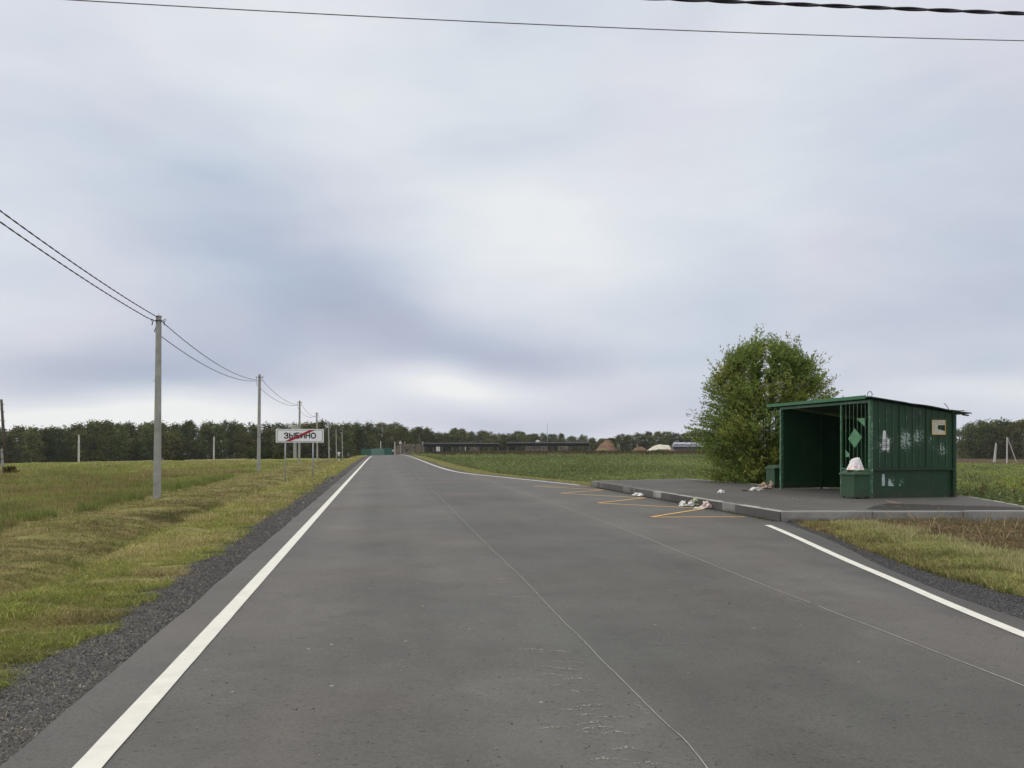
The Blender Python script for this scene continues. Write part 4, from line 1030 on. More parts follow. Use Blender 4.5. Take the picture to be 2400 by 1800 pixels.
mound(1478, 1520, 1047, 200, 4, simple('rusty_earth', (.13,.085,.05), .95, .5, .7, .6, bscale=3), 'earth_mound', 'low rusty brown heap left of the white covered pile', 'mound', 5)
mound(1512, 1568, 1041, 210, 5, simple('white_cover', (.50,.49,.42), .7, .15, .8), 'covered_pile', 'long pile under a cream white cover left of the bush', 'pile', 6, peaks=[(-1.05,0),(-.9,.25),(-.3,.8),(.2,1),(.7,.95),(.98,.9),(1.05,0)], rough=.08)
mound(1520, 1600, 1050, 196, 3, simple('brown_weed_heap', (.12,.08,.055), .95, .5, .7, .6, bscale=3), 'earth_mound', 'brown weedy heap in front of the stacked grey sheets', 'mound', 8)
d = 214; x0 = aty(1576,0,d)[0]; x1 = aty(1650,0,d)[0]; zg = gz(x0, d); zt = aty(0,1038.5,d)[2]-zg
t = empty('sheet_pile', (x0, d, zg), 0, 'stacked pale grey roofing sheets lying in overlapping rows behind the bush', 'pile')
Ms = simple('grey_sheets', (.36,.39,.46), .7, .2, 1)
MB().box(.3, x1-x0-.2, .6, 3.0, -.3, zt-.5).build('core', M_GREYP, t)
for i in range(9):
    for j in range(3):
        xx = i*(x1-x0)/9 + random.uniform(-.2,.2) + j*.25; M_ = Matrix.Translation((xx,.2*j,zt-.95+.32*j)) @ Matrix.Rotation(random.uniform(-.12,.05),4,'Y') @ Matrix.Rotation(R(24),4,'X')
        MB().box(0,1.0,0,1.1,0,.05,M_).build('sheet', Ms, t)
d = 204; x0 = aty(1445,0,d)[0]; zg = gz(x0, d); zt = aty(0,1040,d)[2]-zg
t = empty('concrete_frame', (x0, d, zg), 0, 'small broken pale concrete frame standing right of the earth mound', 'ruin')
plate_xz([(0,-.3),(.22,-.3),(.3,zt*.72),(.62,zt*.70),(.66,-.3),(.92,-.3),(.85,zt*.75),(.7,zt),(.2,zt*.93)], 0, .3).build('frame', simple('mossy_concrete', (.24,.24,.17), .9, .3, 2), t)

# ------------------------------------------------------------------ foliage
M_LEAF = attr_mat('leaf', .55, .35, .3)
M_GRASS = attr_mat('grass_blade', .7, .3, .15)
M_WOODLEAF = attr_mat('wood_leaf', .8, .2, .05)
_n = NT(M_WOODLEAF.node_tree); _oi = _n.new('ShaderNodeObjectInfo').outputs['Random']; _a = [q_ for q_ in _n.n if q_.type == 'ATTRIBUTE'][0]
_t = _n.vm('MULTIPLY', _n.vm('SCALE', _a.outputs['Color'], _n.rng(_oi, 0, 1, .74, 1.36)), _n.ramp(_n.m('FRACT', _n.m('MULTIPLY', _oi, 7.3)), [(0,(.92,1.05,1.0)),(.5,(1,1,1)),(1,(1.12,1.0,.9))]))
for _l in list(_n.l):
    if _l.from_node == _a and _l.to_node.type in ('BSDF_PRINCIPLED','BSDF_TRANSLUCENT'):
        _s = _l.to_socket; _n.l.remove(_l); _n.l.new(_t, _s)
M_BARK = simple('bark', (.075,.065,.05), .9, .3, 5)
M_BIRCH = simple('birch_bark', (.30,.28,.25), .8, .4, 2)
def unit(v): return v / np.maximum(np.linalg.norm(v, axis=-1, keepdims=True), 1e-9)
def leaves(name, P, D, Ln, Wd, cols, mat_, parent=None, fold=True):
    """diamond leaves: base P, direction D, length, width; 4 verts, 1 quad (bent slightly)"""
    n_ = len(P); D = unit(D); s_ = unit(np.cross(D, unit(rng.normal(size=(n_, 3))))); up = np.cross(D, s_)
    Ln = np.asarray(Ln)[:, None]; Wd = np.asarray(Wd)[:, None]
    a_ = P; b_ = P + D * Ln * .45 + s_ * Wd * .5 + up * Wd * .15; c_ = P + D * Ln; e_ = P + D * Ln * .45 - s_ * Wd * .5 + up * Wd * .15
    V_ = np.stack([a_, b_, c_, e_], 1).reshape(-1, 3); F_ = np.arange(4 * n_).reshape(-1, 4)
    return np_mesh(name, V_, F_, mat_, parent, cols=np.repeat(cols, 4, 0))
def palette(n_, cols, wts, jit=.2):
    c = np.array(cols)[rng.choice(len(cols), n_, p=np.array(wts)/sum(wts))]
    return np.clip(c * (1 + rng.normal(0, jit, (n_, 1))), .005, 1)

# far wood trees
def wood_proto(seed, kind, birch):
    global rng; keep = rng; rng = np.random.default_rng(seed)
    t = empty('tree', (0, 0, 0))
    H = 1.0     # unit height, scaled per tree (to metres) by object scale
    Hm = 13.0
    nc_ = 84; th = rng.uniform(0, 2*np.pi, nc_); hh = rng.uniform(.0, .97, nc_)**.93
    prof_ = np.interp(hh, [0,.3,.55,.8,1.0], ([.8,.95,1.0,.72,.15] if kind else [.75,.85,.9,.6,.15])) * (3.6 if kind else 2.9)
    rr = prof_ * np.sqrt(rng.uniform(.25, 1, nc_))
    C_ = np.stack([np.cos(th)*rr, np.sin(th)*rr, hh*Hm], -1)
    per = 34; n_ = nc_ * per
    off = rng.normal(size=(n_, 3)) * np.array([.55,.55,.5]); P = np.repeat(C_, per, 0) + off
    D = unit(rng.normal(size=(n_, 3)) + [0,0,-.1]); tone = np.repeat(rng.uniform(.72, 1.3, nc_), per)
    base = palette(n_, [(.062,.086,.036),(.088,.112,.042),(.120,.130,.048),(.145,.130,.052)], [4,4,2,1] if kind < 2 else [2,3,4,3], .22)
    leaves('crown', P, D, rng.uniform(.35,.65,n_), rng.uniform(.28,.45,n_), np.clip(base*tone[:,None],.004,1), M_WOODLEAF, t)
    lean = rng.uniform(-.3,.3)
    mb = MB().tube([(0,0,-1.5),(lean*.3,0,Hm*.3),(lean,.1,Hm*.65),(lean*1.2,.1,Hm*.92)], .2, 7, rads=[.24,.19,.11,.03])
    for k in range(6):
        a_ = rng.uniform(0, 6.28); z0_ = Hm*rng.uniform(.3,.75); l2 = rng.uniform(1.2,2.6)
        mb.tube([(lean*z0_/Hm,0,z0_),(lean*z0_/Hm+math.cos(a_)*l2*.6,math.sin(a_)*l2*.6,z0_+l2*.5),(lean*z0_/Hm+math.cos(a_)*l2,math.sin(a_)*l2,z0_+l2*1.1)], .05, 5, rads=[.07,.045,.015])
    mb.build('trunk', M_BIRCH if birch else M_BARK, t)
    rng = keep; return t
protos = [wood_proto(100+i, i % 3, i == 5) for i in range(8)]
TOP = [(-200,998),(0,998),(60,997),(150,994),(235,989),(300,990),(350,987),(400,990),(430,983),(470,990),(520,987),(580,989),(620,993),(660,994),(700,991),(735,988),(770,989),(850,992),(910,993),(960,999),(1000,1003),(1020,1007),(1060,1006),(1110,1013),(1200,1014),(1300,1018),(1340,1015),(1375,1022),(1400,1030),(1425,1031)]
TOPR = [(1412,1033),(1440,1020),(1487,1012),(1550,1013),(1610,1012),(1700,1005),(1900,1000),(2238,1001),(2260,995),(2290,983),(2315,981),(2330,987),(2352,981),(2400,983),(2500,980)]
used = [0]*8; ntree = 0; random.seed(21)
def place_tree(px, d, ytop, group, label, wfac=1.0):
    global ntree
    k = random.randrange(8); x_, _, zt = aty(px, ytop, d); zg = gz(x_, d); H = zt - zg
    t = protos[k] if not used[k] else copy_thing(protos[k]); used[k] = 1
    t.location = (x_, d, zg - .1); s_ = H / 13.4; wx_ = max(s_, .80) * random.uniform(.9, 1.35) * wfac
    t.scale = (wx_, wx_, s_); t.rotation_euler = (0, 0, random.uniform(0, 6.28)); tag(t, label, 'tree', group); ntree += 1
LW = 'leafy tree in the dense dark wood closing the left and middle horizon'
RW = 'leafy tree in the brownish green wood along the right horizon, either side of the shelter'
for row in range(3):
    px = -90.0
    while px < 1425:
        d = np.interp(px, [0, 800, 1000, 1400], [225, 262, 330, 400]) + row * 9 + random.uniform(-3, 3)
        yt = np.interp(px, [p[0] for p in TOP], [p[1] for p in TOP]) + random.uniform(-6, 7) + (0 if row else random.choice([0, 6, 14, 24, 34]))
        place_tree(px, d, yt, 'trees of the left wood', LW)
        px += (F / d) * random.uniform(2.7, 4.3) * (1 + .18 * row)
random.seed(5)
for row in range(2):
    px = 1412.0
    while px < 2520:
        hid = 1640 < px < 2225
        d = np.interp(px, [1412, 1640, 2230, 2500], [350, 330, 285, 270]) + row * 10 + random.uniform(-3, 3)
        yt = np.interp(px, [p[0] for p in TOPR], [p[1] for p in TOPR]) + random.uniform(-4, 6) + (0 if row else random.choice([0, 3, 9]))
        if not (1840 < px < 2215): place_tree(px, d, yt, 'trees of the right wood', RW, 1.05)
        px += (F / d) * (random.uniform(3.2, 4.8) if not hid else 9)
for p_, u_ in zip(protos, used):
    if not u_:
        for c_ in list(p_.children): bpy.data.objects.remove(c_)
        bpy.data.objects.remove(p_)
print('trees', ntree)

# small bushes at wood edge
def bush(px, ytop, d, wpx, label, seed, tone=(1,1,1), name='bush', dens=900):
    global rng; keep = rng; rng = np.random.default_rng(seed)
    x_, _, zt = aty(px, ytop, d); zg = gz(x_, d); H = zt - zg; hw = wpx/2*d/F
    t = empty(name, (x_, d, zg), 0, label, 'bush', 'bushes along the field edges')
    nc_ = 26; th = rng.uniform(0, 6.28, nc_); ph = rng.uniform(0, 1, nc_); r0 = np.sqrt(1-ph**2*.9)*rng.uniform(.5,1,nc_)
    C_ = np.stack([np.cos(th)*r0*hw, np.sin(th)*r0*hw, ph*H*.9], -1); per = dens//nc_
    P = np.repeat(C_, per, 0) + rng.normal(size=(nc_*per,3))*np.array([hw*.16,hw*.16,H*.10]); n_ = len(P)
    col = palette(n_, [(.045,.062,.024),(.065,.082,.03),(.09,.095,.035)], [3,4,2], .2)*np.array(tone)
    leaves('foliage', P, rng.normal(size=(n_,3)), rng.uniform(.25,.45,n_), rng.uniform(.15,.28,n_), col, M_WOODLEAF, t)
    mb = MB()
    for k in range(5): a_ = k*1.3; mb.tube([(0,0,-.3),(math.cos(a_)*hw*.3,math.sin(a_)*hw*.3,H*.4),(math.cos(a_)*hw*.5,math.sin(a_)*hw*.5,H*.75)], .04, 5, rads=[.06,.04,.015])
    mb.build('stems', M_BARK, t); rng = keep
bush(600, 1050, 150, 46, 'rounded bush at the wood edge behind the second verge pole', 31, (1.1,1.15,1))
bush(628, 1049, 152, 34, 'bush at the wood edge just right of the second verge pole', 32)
bush(655, 1056, 150, 26, 'lighter low bush seen just under the left end of the town sign', 33, (1.25,1.2,1))
bush(418, 1068, 140, 22, 'small low bush at the wood edge between nearest pole and pale field pole', 34)
bush(230, 1060, 190, 30, 'pale bush at the foot of the wood, right of the left pale field pole', 35, (1.1,1.1,1))
bush(1437, 1036, 212, 20, 'dark green bush between the reddish mound and the broken concrete frame', 36, (.9,1,.9))
bush(1350, 1050, 205, 18, 'low bush at the right end of the right shed', 37)
bush(1545, 1056, 150, 60, 'dark weedy bush in the green field just left of the big willow', 38, (.8,.95,.9))
bush(26, 1098, 66, 26, 'reddish weedy clump beside the leaning wooden pole', 39, (1.5,1.0,.8), dens=300)

# the big willow bush behind the shelter
rng = np.random.default_rng(77)
BX, BY = 9.55, 31.0; BZ = gz(BX, BY)
t = empty('willow_bush', (BX, BY, BZ), 0, 'large leafy willow bush growing behind the left end of the shelter', 'bush')
# envelope by height: left and right extent in metres (screen x) relative to base centre
hs = np.array([0,.4,1.05,1.7,2.2,2.66,3.15,3.6,4.1,4.6,5.0,5.25,5.45])
Lx = -np.array([1.9,2.27,2.4,2.8,2.85,2.75,2.65,2.55,2.4,2.1,1.65,1.2,.6])
Rx = np.array([1.8,2.1,2.3,2.4,2.5,2.55,2.65,2.65,2.55,2.25,1.85,1.35,.5])
SX = 0.0
ntw = 5600; tw_s = []; tw_e = []
mb = MB(); stems = []
for k in range(22):
    a_ = k * 2.4; h_ = rng.uniform(3.2, 5.2); L0 = np.interp(h_, hs, Lx); R0 = np.interp(h_, hs, Rx)
    ex = SX + (L0 if math.cos(a_) < 0 else R0) * abs(math.cos(a_)) * .75; ey = math.sin(a_) * 1.7
    ps = [Vector((.25*math.cos(a_), .25*math.sin(a_), -.1))]
    for f_ in (.25,.5,.75,1): ps.append(Vector((ex*f_**1.3 + rng.normal(0,.08), ey*f_**1.3 + rng.normal(0,.08), h_*f_)))
    mb.tube(ps, .03, 6, rads=[.055,.042,.03,.02,.008]); stems.append(ps)
SP = []
for ps in stems:
    for a_, b_ in zip(ps[:-1], ps[1:]):
        for f_ in np.linspace(0,1,5)[:-1]: SP.append(a_.lerp(b_, f_))
SPn = np.array(SP)
# twig tips: shell weighted, clumpy
T = []
while len(T) < ntw:
    h_ = rng.uniform(.05, 5.45); L0 = np.interp(h_, hs, Lx); R0 = np.interp(h_, hs, Rx); a_ = rng.uniform(0, 2*np.pi); r_ = rng.uniform(.12,1)**.6
    ca, sa = math.cos(a_), math.sin(a_); hx = (R0 if ca > 0 else -L0); hy = min(2.5, (R0-L0)/2)
    wob_ = .86 + .26*(mnoise.noise(Vector((ca*1.8, sa*1.8, h_*1.1)))+.3)
    x_ = SX + ca*hx*r_*wob_; y_ = sa*hy*r_*wob_
    dens_ = mnoise.noise(Vector((x_*1.0, y_*1.0, h_*1.0+5)))
    if dens_ < -.22 and rng.random() < .85: continue
    T.append((x_, y_, h_*(.93+.07*wob_)))
T = np.array(T)
PL = []; DL = []; CL = []
mbt = MB()
for i, tip in enumerate(T):
    cand = SPn[(SPn[:,2] < tip[2]-.15)]
    if len(cand) == 0: cand = SPn[:22]
    dd = np.linalg.norm(cand - tip, axis=1); s0_ = cand[np.argmin(dd)]
    dirv = tip - s0_; ln = np.linalg.norm(dirv); out_ = unit(np.array([tip[0]-SX, tip[1], .9+tip[2]*.25]))
    seg_ = min(ln, .85); st_ = tip - unit(dirv)*seg_
    end = tip + out_ * rng.uniform(.0,.30)
    if i % 9 == 0: end = tip + unit(out_ * [.8,.8,1.5]) * rng.uniform(.35,.75)
    mid = (st_ + end)/2 + rng.normal(0,.04,3)
    if i % 4 == 0: mbt.tube([Vector(st_), Vector(mid), Vector(end)], .006, 3, caps=False, rads=[.006,.005,.002])
    if i % 60 == 0: mbt.tube([Vector(s0_), Vector((s0_+st_)/2 + np.array([0,0,-.06*ln])), Vector(st_)], .006, 4, caps=False, rads=[.014,.010,.006])
    nl_ = rng.integers(17, 28); f_ = rng.uniform(.05, 1, nl_)[:,None]
    p = (1-f_)**2*st_ + 2*f_*(1-f_)*mid + f_**2*end
    tang = unit(end - st_); ld = unit(tang*.8 + rng.normal(size=(nl_,3))*.75 + [0,0,.15])
    PL.append(p + rng.normal(0,.012,(nl_,3))); DL.append(ld)
    tone = rng.uniform(.75,1.25); yel = mnoise.noise(Vector((tip[0]*.8, tip[1]*.8, tip[2]*.8+9)))
    c0 = np.array([.18,.245,.055]) if yel < .15 else np.array([.26,.29,.065])
    CL.append(np.clip(c0*tone*(1+rng.normal(0,.2,(nl_,1))), .01, 1))
PL = np.concatenate(PL); DL = np.concatenate(DL); CL = np.concatenate(CL); n_ = len(PL); print('willow leaves', n_)
keepm = PL[:,2] > .03; PL, DL, CL = PL[keepm], DL[keepm], CL[keepm]; n_ = len(PL)
leaves('foliage', PL, DL, rng.uniform(.075,.135,n_), rng.uniform(.030,.050,n_), CL, M_LEAF, t)
mb.build('stems', M_BARK, t); mbt.build('twigs', M_BARK, t)

# ------------------------------------------------------------------ grass and weeds (uncountable)
rng = np.random.default_rng(11)
def sample(n_, d0, d1, p0=-160, p1=2560):
    d = np.exp(rng.uniform(math.log(d0), math.log(d1), n_)); px = rng.uniform(p0, p1, n_); return (px-1200)/F*d, d
def blades(name, x, y, h, w, lean, cols, label, cat, mat_=None, z=None, bend=True):
    n_ = len(x); z = G(x, y) if z is None else z
    yaw = rng.uniform(0, 2*np.pi, n_); la = rng.uniform(0, 2*np.pi, n_)
    s_ = np.stack([np.cos(yaw), np.sin(yaw), np.zeros(n_)], -1)*w[:,None]*.5
    B = np.stack([x, y, z - .01], -1); le = np.stack([np.cos(la)*lean, np.sin(la)*lean, np.zeros(n_)], -1)
    up = np.stack([np.zeros(n_), np.zeros(n_), h], -1)
    mid = B + le*h[:,None]*.35 + up*.6; tip = B + le*h[:,None]*1.1 + up*np.clip(1-.35*lean,.25,1)[:,None]
    V_ = np.stack([B-s_, B+s_, mid+s_*.8, mid-s_*.8, tip], 1).reshape(-1,3); i5 = np.arange(n_)[:,None]*5
    # quads + tip triangle stored as degenerate-free quads: build as triangles
    F_ = np.concatenate([i5+[0,1,2], i5+[0,2,3], i5+[3,2,4]], 0)
    o = np_mesh(name, V_, F_, mat_ or M_GRASS, cols=np.repeat(cols,5,0)); tag(o, label, cat, kind='stuff'); return o
C = np.array
# left mown verge
x, y = sample(900000, 3.6, 170, -200, 900); tt = xl(y)-x; e = (fbm(x,y,1.6,3,6)-.5)*.55
k = (tt > 1.02+e) & (tt < 9+e*3); x, y, tt = x[k], y[k], tt[k]
if len(x) > 250000: x, y, tt = x[:250000], y[:250000], tt[:250000]
n_ = len(x); straw = fbm(x, y, .8, 3, 21); str2 = fbm(x*.5, y*3, 1.2, 2, 22)
gfrac = np.clip((straw-.42)*4+.42, .12, .9)
gfrac = np.clip(gfrac + .6*np.exp(-((tt-4.0)/.55)**2) - .35*sstep(4.8,5.6,tt), .04, .95)
isg = rng.random(n_) < gfrac; zone = 1 - .40*sstep(2.9,3.7,tt) + .22*sstep(6.2,7.5,tt) + .10*np.exp(-((tt-2.4)/.5)**2)  # darker hay in the dip; ditch shade and bright ridge put into blade colour
colr_ = np.where(isg[:,None], palette(n_, [(.23,.265,.06),(.31,.33,.09),(.16,.20,.048)], [3,3,2], .24), palette(n_, [(.46,.40,.20),(.38,.32,.15),(.25,.20,.095),(.56,.50,.28)], [4,4,3,1], .22))
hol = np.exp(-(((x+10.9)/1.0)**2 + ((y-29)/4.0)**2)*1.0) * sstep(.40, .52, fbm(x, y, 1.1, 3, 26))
thatch_shade = sstep(.60, .68, fbm(x*.6, y*1.8, 1.1, 3, 25)) * rng.random(n_)  # brown thatch streaks that put the verge's relief shading into the colour
colr_ = colr_ * (.46 + .92*str2)[:,None] * zone[:,None]; colr_ = colr_ * (1-.75*thatch_shade[:,None]) + np.array([.10,.078,.042]) * .75*thatch_shade[:,None]
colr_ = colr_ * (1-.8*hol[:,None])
sc_ = np.maximum(1, y/13)
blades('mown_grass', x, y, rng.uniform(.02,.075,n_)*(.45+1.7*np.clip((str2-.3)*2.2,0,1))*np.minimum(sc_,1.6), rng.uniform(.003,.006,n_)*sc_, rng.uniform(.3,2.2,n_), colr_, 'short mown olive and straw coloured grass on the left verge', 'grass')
print('mown', n_)
# left field, taller
x, y = sample(620000, 11, 125, -200, 860); tt = xl(y)-x; e = (fbm(x,y,1.6,3,6)-.5)*.55
k = tt > 9+e*3; x, y = x[k], y[k]; x, y = x[:230000], y[:230000]; n_ = len(x)
pn = fbm(x, y*.6, .16, 3, 31); red = np.clip((pn-.45)*6, 0, 1)*.5; hg = fbm(x, y, .5, 3, 32)
isr = rng.random(n_) < red
colr_ = np.where(isr[:,None], palette(n_, [(.33,.25,.14),(.25,.19,.10),(.44,.37,.21)], [3,2,2], .22), palette(n_, [(.25,.295,.075),(.33,.36,.10),(.18,.225,.06),(.44,.42,.18)], [4,3,2,1.2], .22))
sc_ = np.maximum(1, y/22)
colr_ = colr_ * (.30 + .62*fbm(x, y*.6, .45, 3, 33) + .22*fbm(x, y, 2.2, 2, 34))[:,None] * (1.1 + .35*sstep(45, 100, y))[:,None]
blades('field_grass', x, y, (rng.uniform(.10,.34,n_))*(.35+1.1*hg), rng.uniform(.005,.010,n_)*sc_, rng.uniform(.05,.7,n_), colr_, 'taller meadow grass with reddish seed heads filling the left field', 'grass')
x, y = sample(160000, 13, 90, -200, 820); tt = xl(y)-x; k = (tt > 9.3) & (fbm(x, y*.6, .3, 3, 35) > .55); x, y = x[k][:5000], y[k][:5000]; n_ = len(x)
blades('seed_stalks', x, y, rng.uniform(.30,.62,n_), rng.uniform(.004,.008,n_)*np.maximum(1,y/20), rng.uniform(.02,.35,n_), palette(n_, [(.30,.20,.11),(.22,.14,.08),(.40,.31,.18)], [3,2,1], .2), 'thin brown seed stalks standing above the left meadow', 'grass')
# the same meadow and verge carried on beyond the left edge of the view
x, y = sample(260000, 2.5, 70, -2600, -200); tt = xl(y)-x; k = (tt > 1.02) & (x > -60); x, y, tt = x[k][:110000], y[k][:110000], tt[k][:110000]; n_ = len(x); tall = tt > 9
blades('field_grass', x, y, np.where(tall, rng.uniform(.10,.34,n_), rng.uniform(.02,.07,n_)), rng.uniform(.006,.012,n_)*np.maximum(1,np.hypot(x,y)/18), rng.uniform(.05,.9,n_), palette(n_, [(.22,.25,.07),(.29,.30,.09),(.16,.19,.05),(.38,.34,.16)], [4,3,2,1.4], .22), 'grass of the left meadow and verge carrying on beside the road', 'grass')
# darker tall fringe right at the mowing edge, plus scattered weed clumps
x, y = sample(500000, 12, 60, -200, 700); tt = xl(y)-x; e = (fbm(x,y,1.6,3,6)-.5)*.55
k = (tt > 9+e*3) & (tt < 9.9+e*3); x, y = x[k], y[k]; k = fbm(x, y, .45, 2, 55) > .5; x, y = x[k][:9000], y[k][:9000]; n_ = len(x)
blades('fringe_grass', x, y, rng.uniform(.15,.42,n_), rng.uniform(.006,.012,n_)*np.maximum(1,y/22), rng.uniform(.05,.6,n_), palette(n_, [(.15,.20,.05),(.20,.24,.065)], [1,1], .2), 'uncut dark green grass fringe where the mowing stops', 'grass')
# far right verge strip mown
x, y = sample(1500000, 30, 150, 850, 1500); r_ = x - xr(y); k = (r_ > .35) & (r_ < 2.0) & (y > 31.5) & ~inside(x, y); x, y = x[k][:40000], y[k][:40000]; n_ = len(x)
blades('mown_grass', x, y, rng.uniform(.04,.12,n_), rng.uniform(.006,.011,n_)*np.maximum(1,y/25), rng.uniform(.2,1.4,n_), palette(n_, [(.36,.34,.15),(.44,.39,.20),(.25,.27,.10)], [3,2,3], .25), 'pale mown grass strip along the far right edge of the road', 'grass')
# right weeds: leafy
x, y = sample(900000, 17.5, 170, 900, 2560); r_ = x - xr(y); k = (r_ > 1.8+(fbm(x,y,1.2,2,40)-.5)) & (y > 17.2) & ~inside(x, y, grow=.03) & ((y > 31.5) | (x > 9.2)); x, y = x[k][:290000], y[k][:290000]
n_ = len(x); cl_ = fbm(x, y, .9, 3, 41); c2_ = fbm(x, y, .22, 3, 42); hgt = np.clip((cl_-.32)*2.2, .06, 1)*(.28+.45*c2_); zf = rng.uniform(0,1,n_)**.6
P = np.stack([x, y, G(x, y) + hgt*zf], -1); D = unit(rng.normal(size=(n_,3))*[1,1,.5]+[0,0,.5])
yel = np.clip((c2_-.5)*5, 0, 1)[:,None]*np.where(x/y > .45, 1, .25)[:,None]
colr_ = ((.40 + .75*cl_)*(.55+.85*fbm(x, y*.6, .13, 3, 44)))[:,None] * palette(n_, [(.18,.23,.085),(.235,.28,.11),(.13,.175,.06),(.34,.36,.16)], [4,3,3,1], .24)*(1-yel) + palette(n_, [(.26,.31,.07),(.32,.31,.10)], [3,1], .2)*yel
sz = np.maximum(1, y/36)
o = leaves('weeds', P, D, rng.uniform(.06,.15,n_)*sz**.8, rng.uniform(.015,.045,n_)*sz**.9, colr_, M_LEAF); tag(o, 'knee-high green weeds and nettles filling the right field', 'weeds', kind='stuff')
x, y = sample(60000, 12, 90, 2560, 4200); k = ~inside(x, y, grow=.05) & (x > 12.6); x, y = x[k][:26000], y[k][:26000]; n_ = len(x)
P = np.stack([x, y, G(x, y) + rng.uniform(0,.3,n_)], -1)
o = leaves('weeds', P, unit(rng.normal(size=(n_,3))*[1,1,.5]+[0,0,.5]), rng.uniform(.1,.2,n_), rng.uniform(.03,.07,n_), palette(n_, [(.17,.22,.08),(.22,.26,.10),(.12,.17,.06)], [4,3,3], .24), M_LEAF); tag(o, 'green weeds carrying on to the right of the shelter platform', 'weeds', kind='stuff')
# stalks: white umbels & brown docks in the right field
x, y = sample(9000, 19, 150, 900, 2560); r_ = x - xr(y); k = (r_ > 3) & ~inside(x, y, grow=.05) & ((y > 33)|(x > 12.6)); x, y = x[k], y[k]; pk = fbm(x,y,.12,2,50) > .53; x, y = x[pk][:420], y[pk][:420]; n_ = len(x)
P = []; D = []; Cc = []; Ln = []
for i in range(n_):
    hh = rng.uniform(.35,.8)*(1 if x[i]/y[i] > .4 else .7); z0_ = gz(x[i], y[i]); m_ = 14
    f_ = rng.uniform(.2,1,m_); P.append(np.stack([x[i]+rng.normal(0,.03,m_)*(1+f_), y[i]+rng.normal(0,.03,m_)*(1+f_), z0_+hh*f_], -1)); D.append(rng.normal(size=(m_,3))*[.5,.5,1]+[0,0,.8]); Cc.append(palette(m_, [(.14,.10,.045),(.20,.15,.07)], [1,1], .2))
o = leaves('dry_stalks', np.concatenate(P), np.concatenate(D), rng.uniform(.08,.2,n_*14), rng.uniform(.012,.03,n_*14)*1.2, np.concatenate(Cc), M_GRASS); tag(o, 'brown dry dock stalks dotted among the right field weeds', 'weeds', kind='stuff')
# brown weeds band before the sheds and along the far right field
x, y = sample(500000, 140, 215, 890, 1720); k = (x - xr(y) > 2.5); x, y = x[k][:60000], y[k][:60000]; bn = fbm(x,y,.05,3,60); k = bn > .36; x, y, bn = x[k], y[k], bn[k]; n_ = len(x)
blades('brown_weeds', x, y, rng.uniform(.3,.95,n_), rng.uniform(.05,.12,n_), rng.uniform(0,.4,n_), palette(n_, [(.095,.062,.042),(.13,.085,.05),(.07,.055,.035),(.09,.10,.04)], [4,3,2,1], .22), 'band of reddish brown dead weeds in front of the sheds', 'weeds')
# near right triangle
x, y = sample(1500000, 4, 17.3, 1750, 2560); r_ = x - xr(y); e = (fbm(x,y,1.6,3,6)-.5)*.55
k = (r_ > .30+sstep(13,6,y)*.55+e*.5) & (y < 17.05); x, y = x[k], y[k]
dirt = dirtf(x, y); k = rng.random(len(x)) > dirt*.72; x, y, dirt = x[k][:120000], y[k][:120000], dirt[k][:120000]; n_ = len(x); gn = fbm(x,y,1.0,3,70)
rr_ = x - xr(y)
isb = rng.random(n_) < np.clip(dirt*.9 + (gn < .4)*.5 + np.clip(1.1-rr_, 0, 1)*.5, 0, .95)
colr_ = np.where(isb[:,None], palette(n_, [(.21,.145,.075),(.30,.21,.11),(.12,.085,.05),(.46,.37,.22)], [4,3,4,2], .24), palette(n_, [(.24,.29,.07),(.32,.34,.11),(.46,.42,.21),(.17,.22,.055)], [3,3,5,2], .24))
colr_ = colr_ * (.5+.85*fbm(x, y*2, 1.6, 2, 72))[:,None]
blades('verge_grass', x, y, rng.uniform(.03,.12,n_)*(.6+gn)*(1-.45*dirt), rng.uniform(.004,.008,n_), rng.uniform(.1,1.3,n_), colr_, 'patchy green and brown grass between the right road edge and the platform kerb', 'grass')
# stubble: upright pale straw left standing in the mown strip
x, y = sample(400000, 5, 16.5, 1750, 2560); r_ = x - xr(y); k = (np.abs(r_ - 1.5 + (fbm(x, y, .7, 2, 91)-.5)*1.2) < .38); x, y = x[k][:9000], y[k][:9000]; n_ = len(x)
blades('stubble', x, y, rng.uniform(.07,.17,n_), rng.uniform(.005,.009,n_), rng.uniform(.02,.4,n_), palette(n_, [(.50,.46,.26),(.42,.40,.20),(.30,.33,.12)], [3,3,2], .2), 'upright pale straw stubble along the middle of the near right verge', 'grass')
x = rng.uniform(6.5,12,420); y = 17.0 - rng.uniform(0,3.2,420)**1.3; k = (x-xr(y) > .6); x, y = x[k], y[k]; n_ = len(x)
blades('straw_stalks', x, y, rng.uniform(.12,.38,n_), rng.uniform(.007,.014,n_), rng.uniform(.2,1.6,n_), palette(n_, [(.34,.27,.16),(.24,.17,.09)], [2,1], .2), 'dry broken straw stalks by the near platform kerb', 'weeds')
# small fringe along kerb base
x_ = []; 
for a_, b_ in ((PLAT[0], PLAT[1]),):
    f_ = rng.uniform(0,1,2600); nx2, ny2 = (b_[1]-a_[1]), -(b_[0]-a_[0]); L2 = math.hypot(nx2, ny2); off = -.02 - rng.random(2600)**2*.13
    fx = a_[0]+(b_[0]-a_[0])*f_ + nx2/L2*(-off)*1; fy = a_[1]+(b_[1]-a_[1])*f_ + ny2/L2*(-off)*1
keepk = fbm(fx, fy, 1.3, 2, 80) > .45; fx, fy = fx[keepk], fy[keepk]; n_ = len(fx)
blades('kerb_debris', fx, fy, rng.uniform(.01,.045,n_), rng.uniform(.008,.02,n_), rng.uniform(.5,2.5,n_), palette(n_, [(.10,.08,.055),(.13,.13,.06),(.07,.06,.05)], [2,1,2], .2), 'thin line of dirt and grass at the foot of the kerb', 'debris', z=np.full(n_, .004))

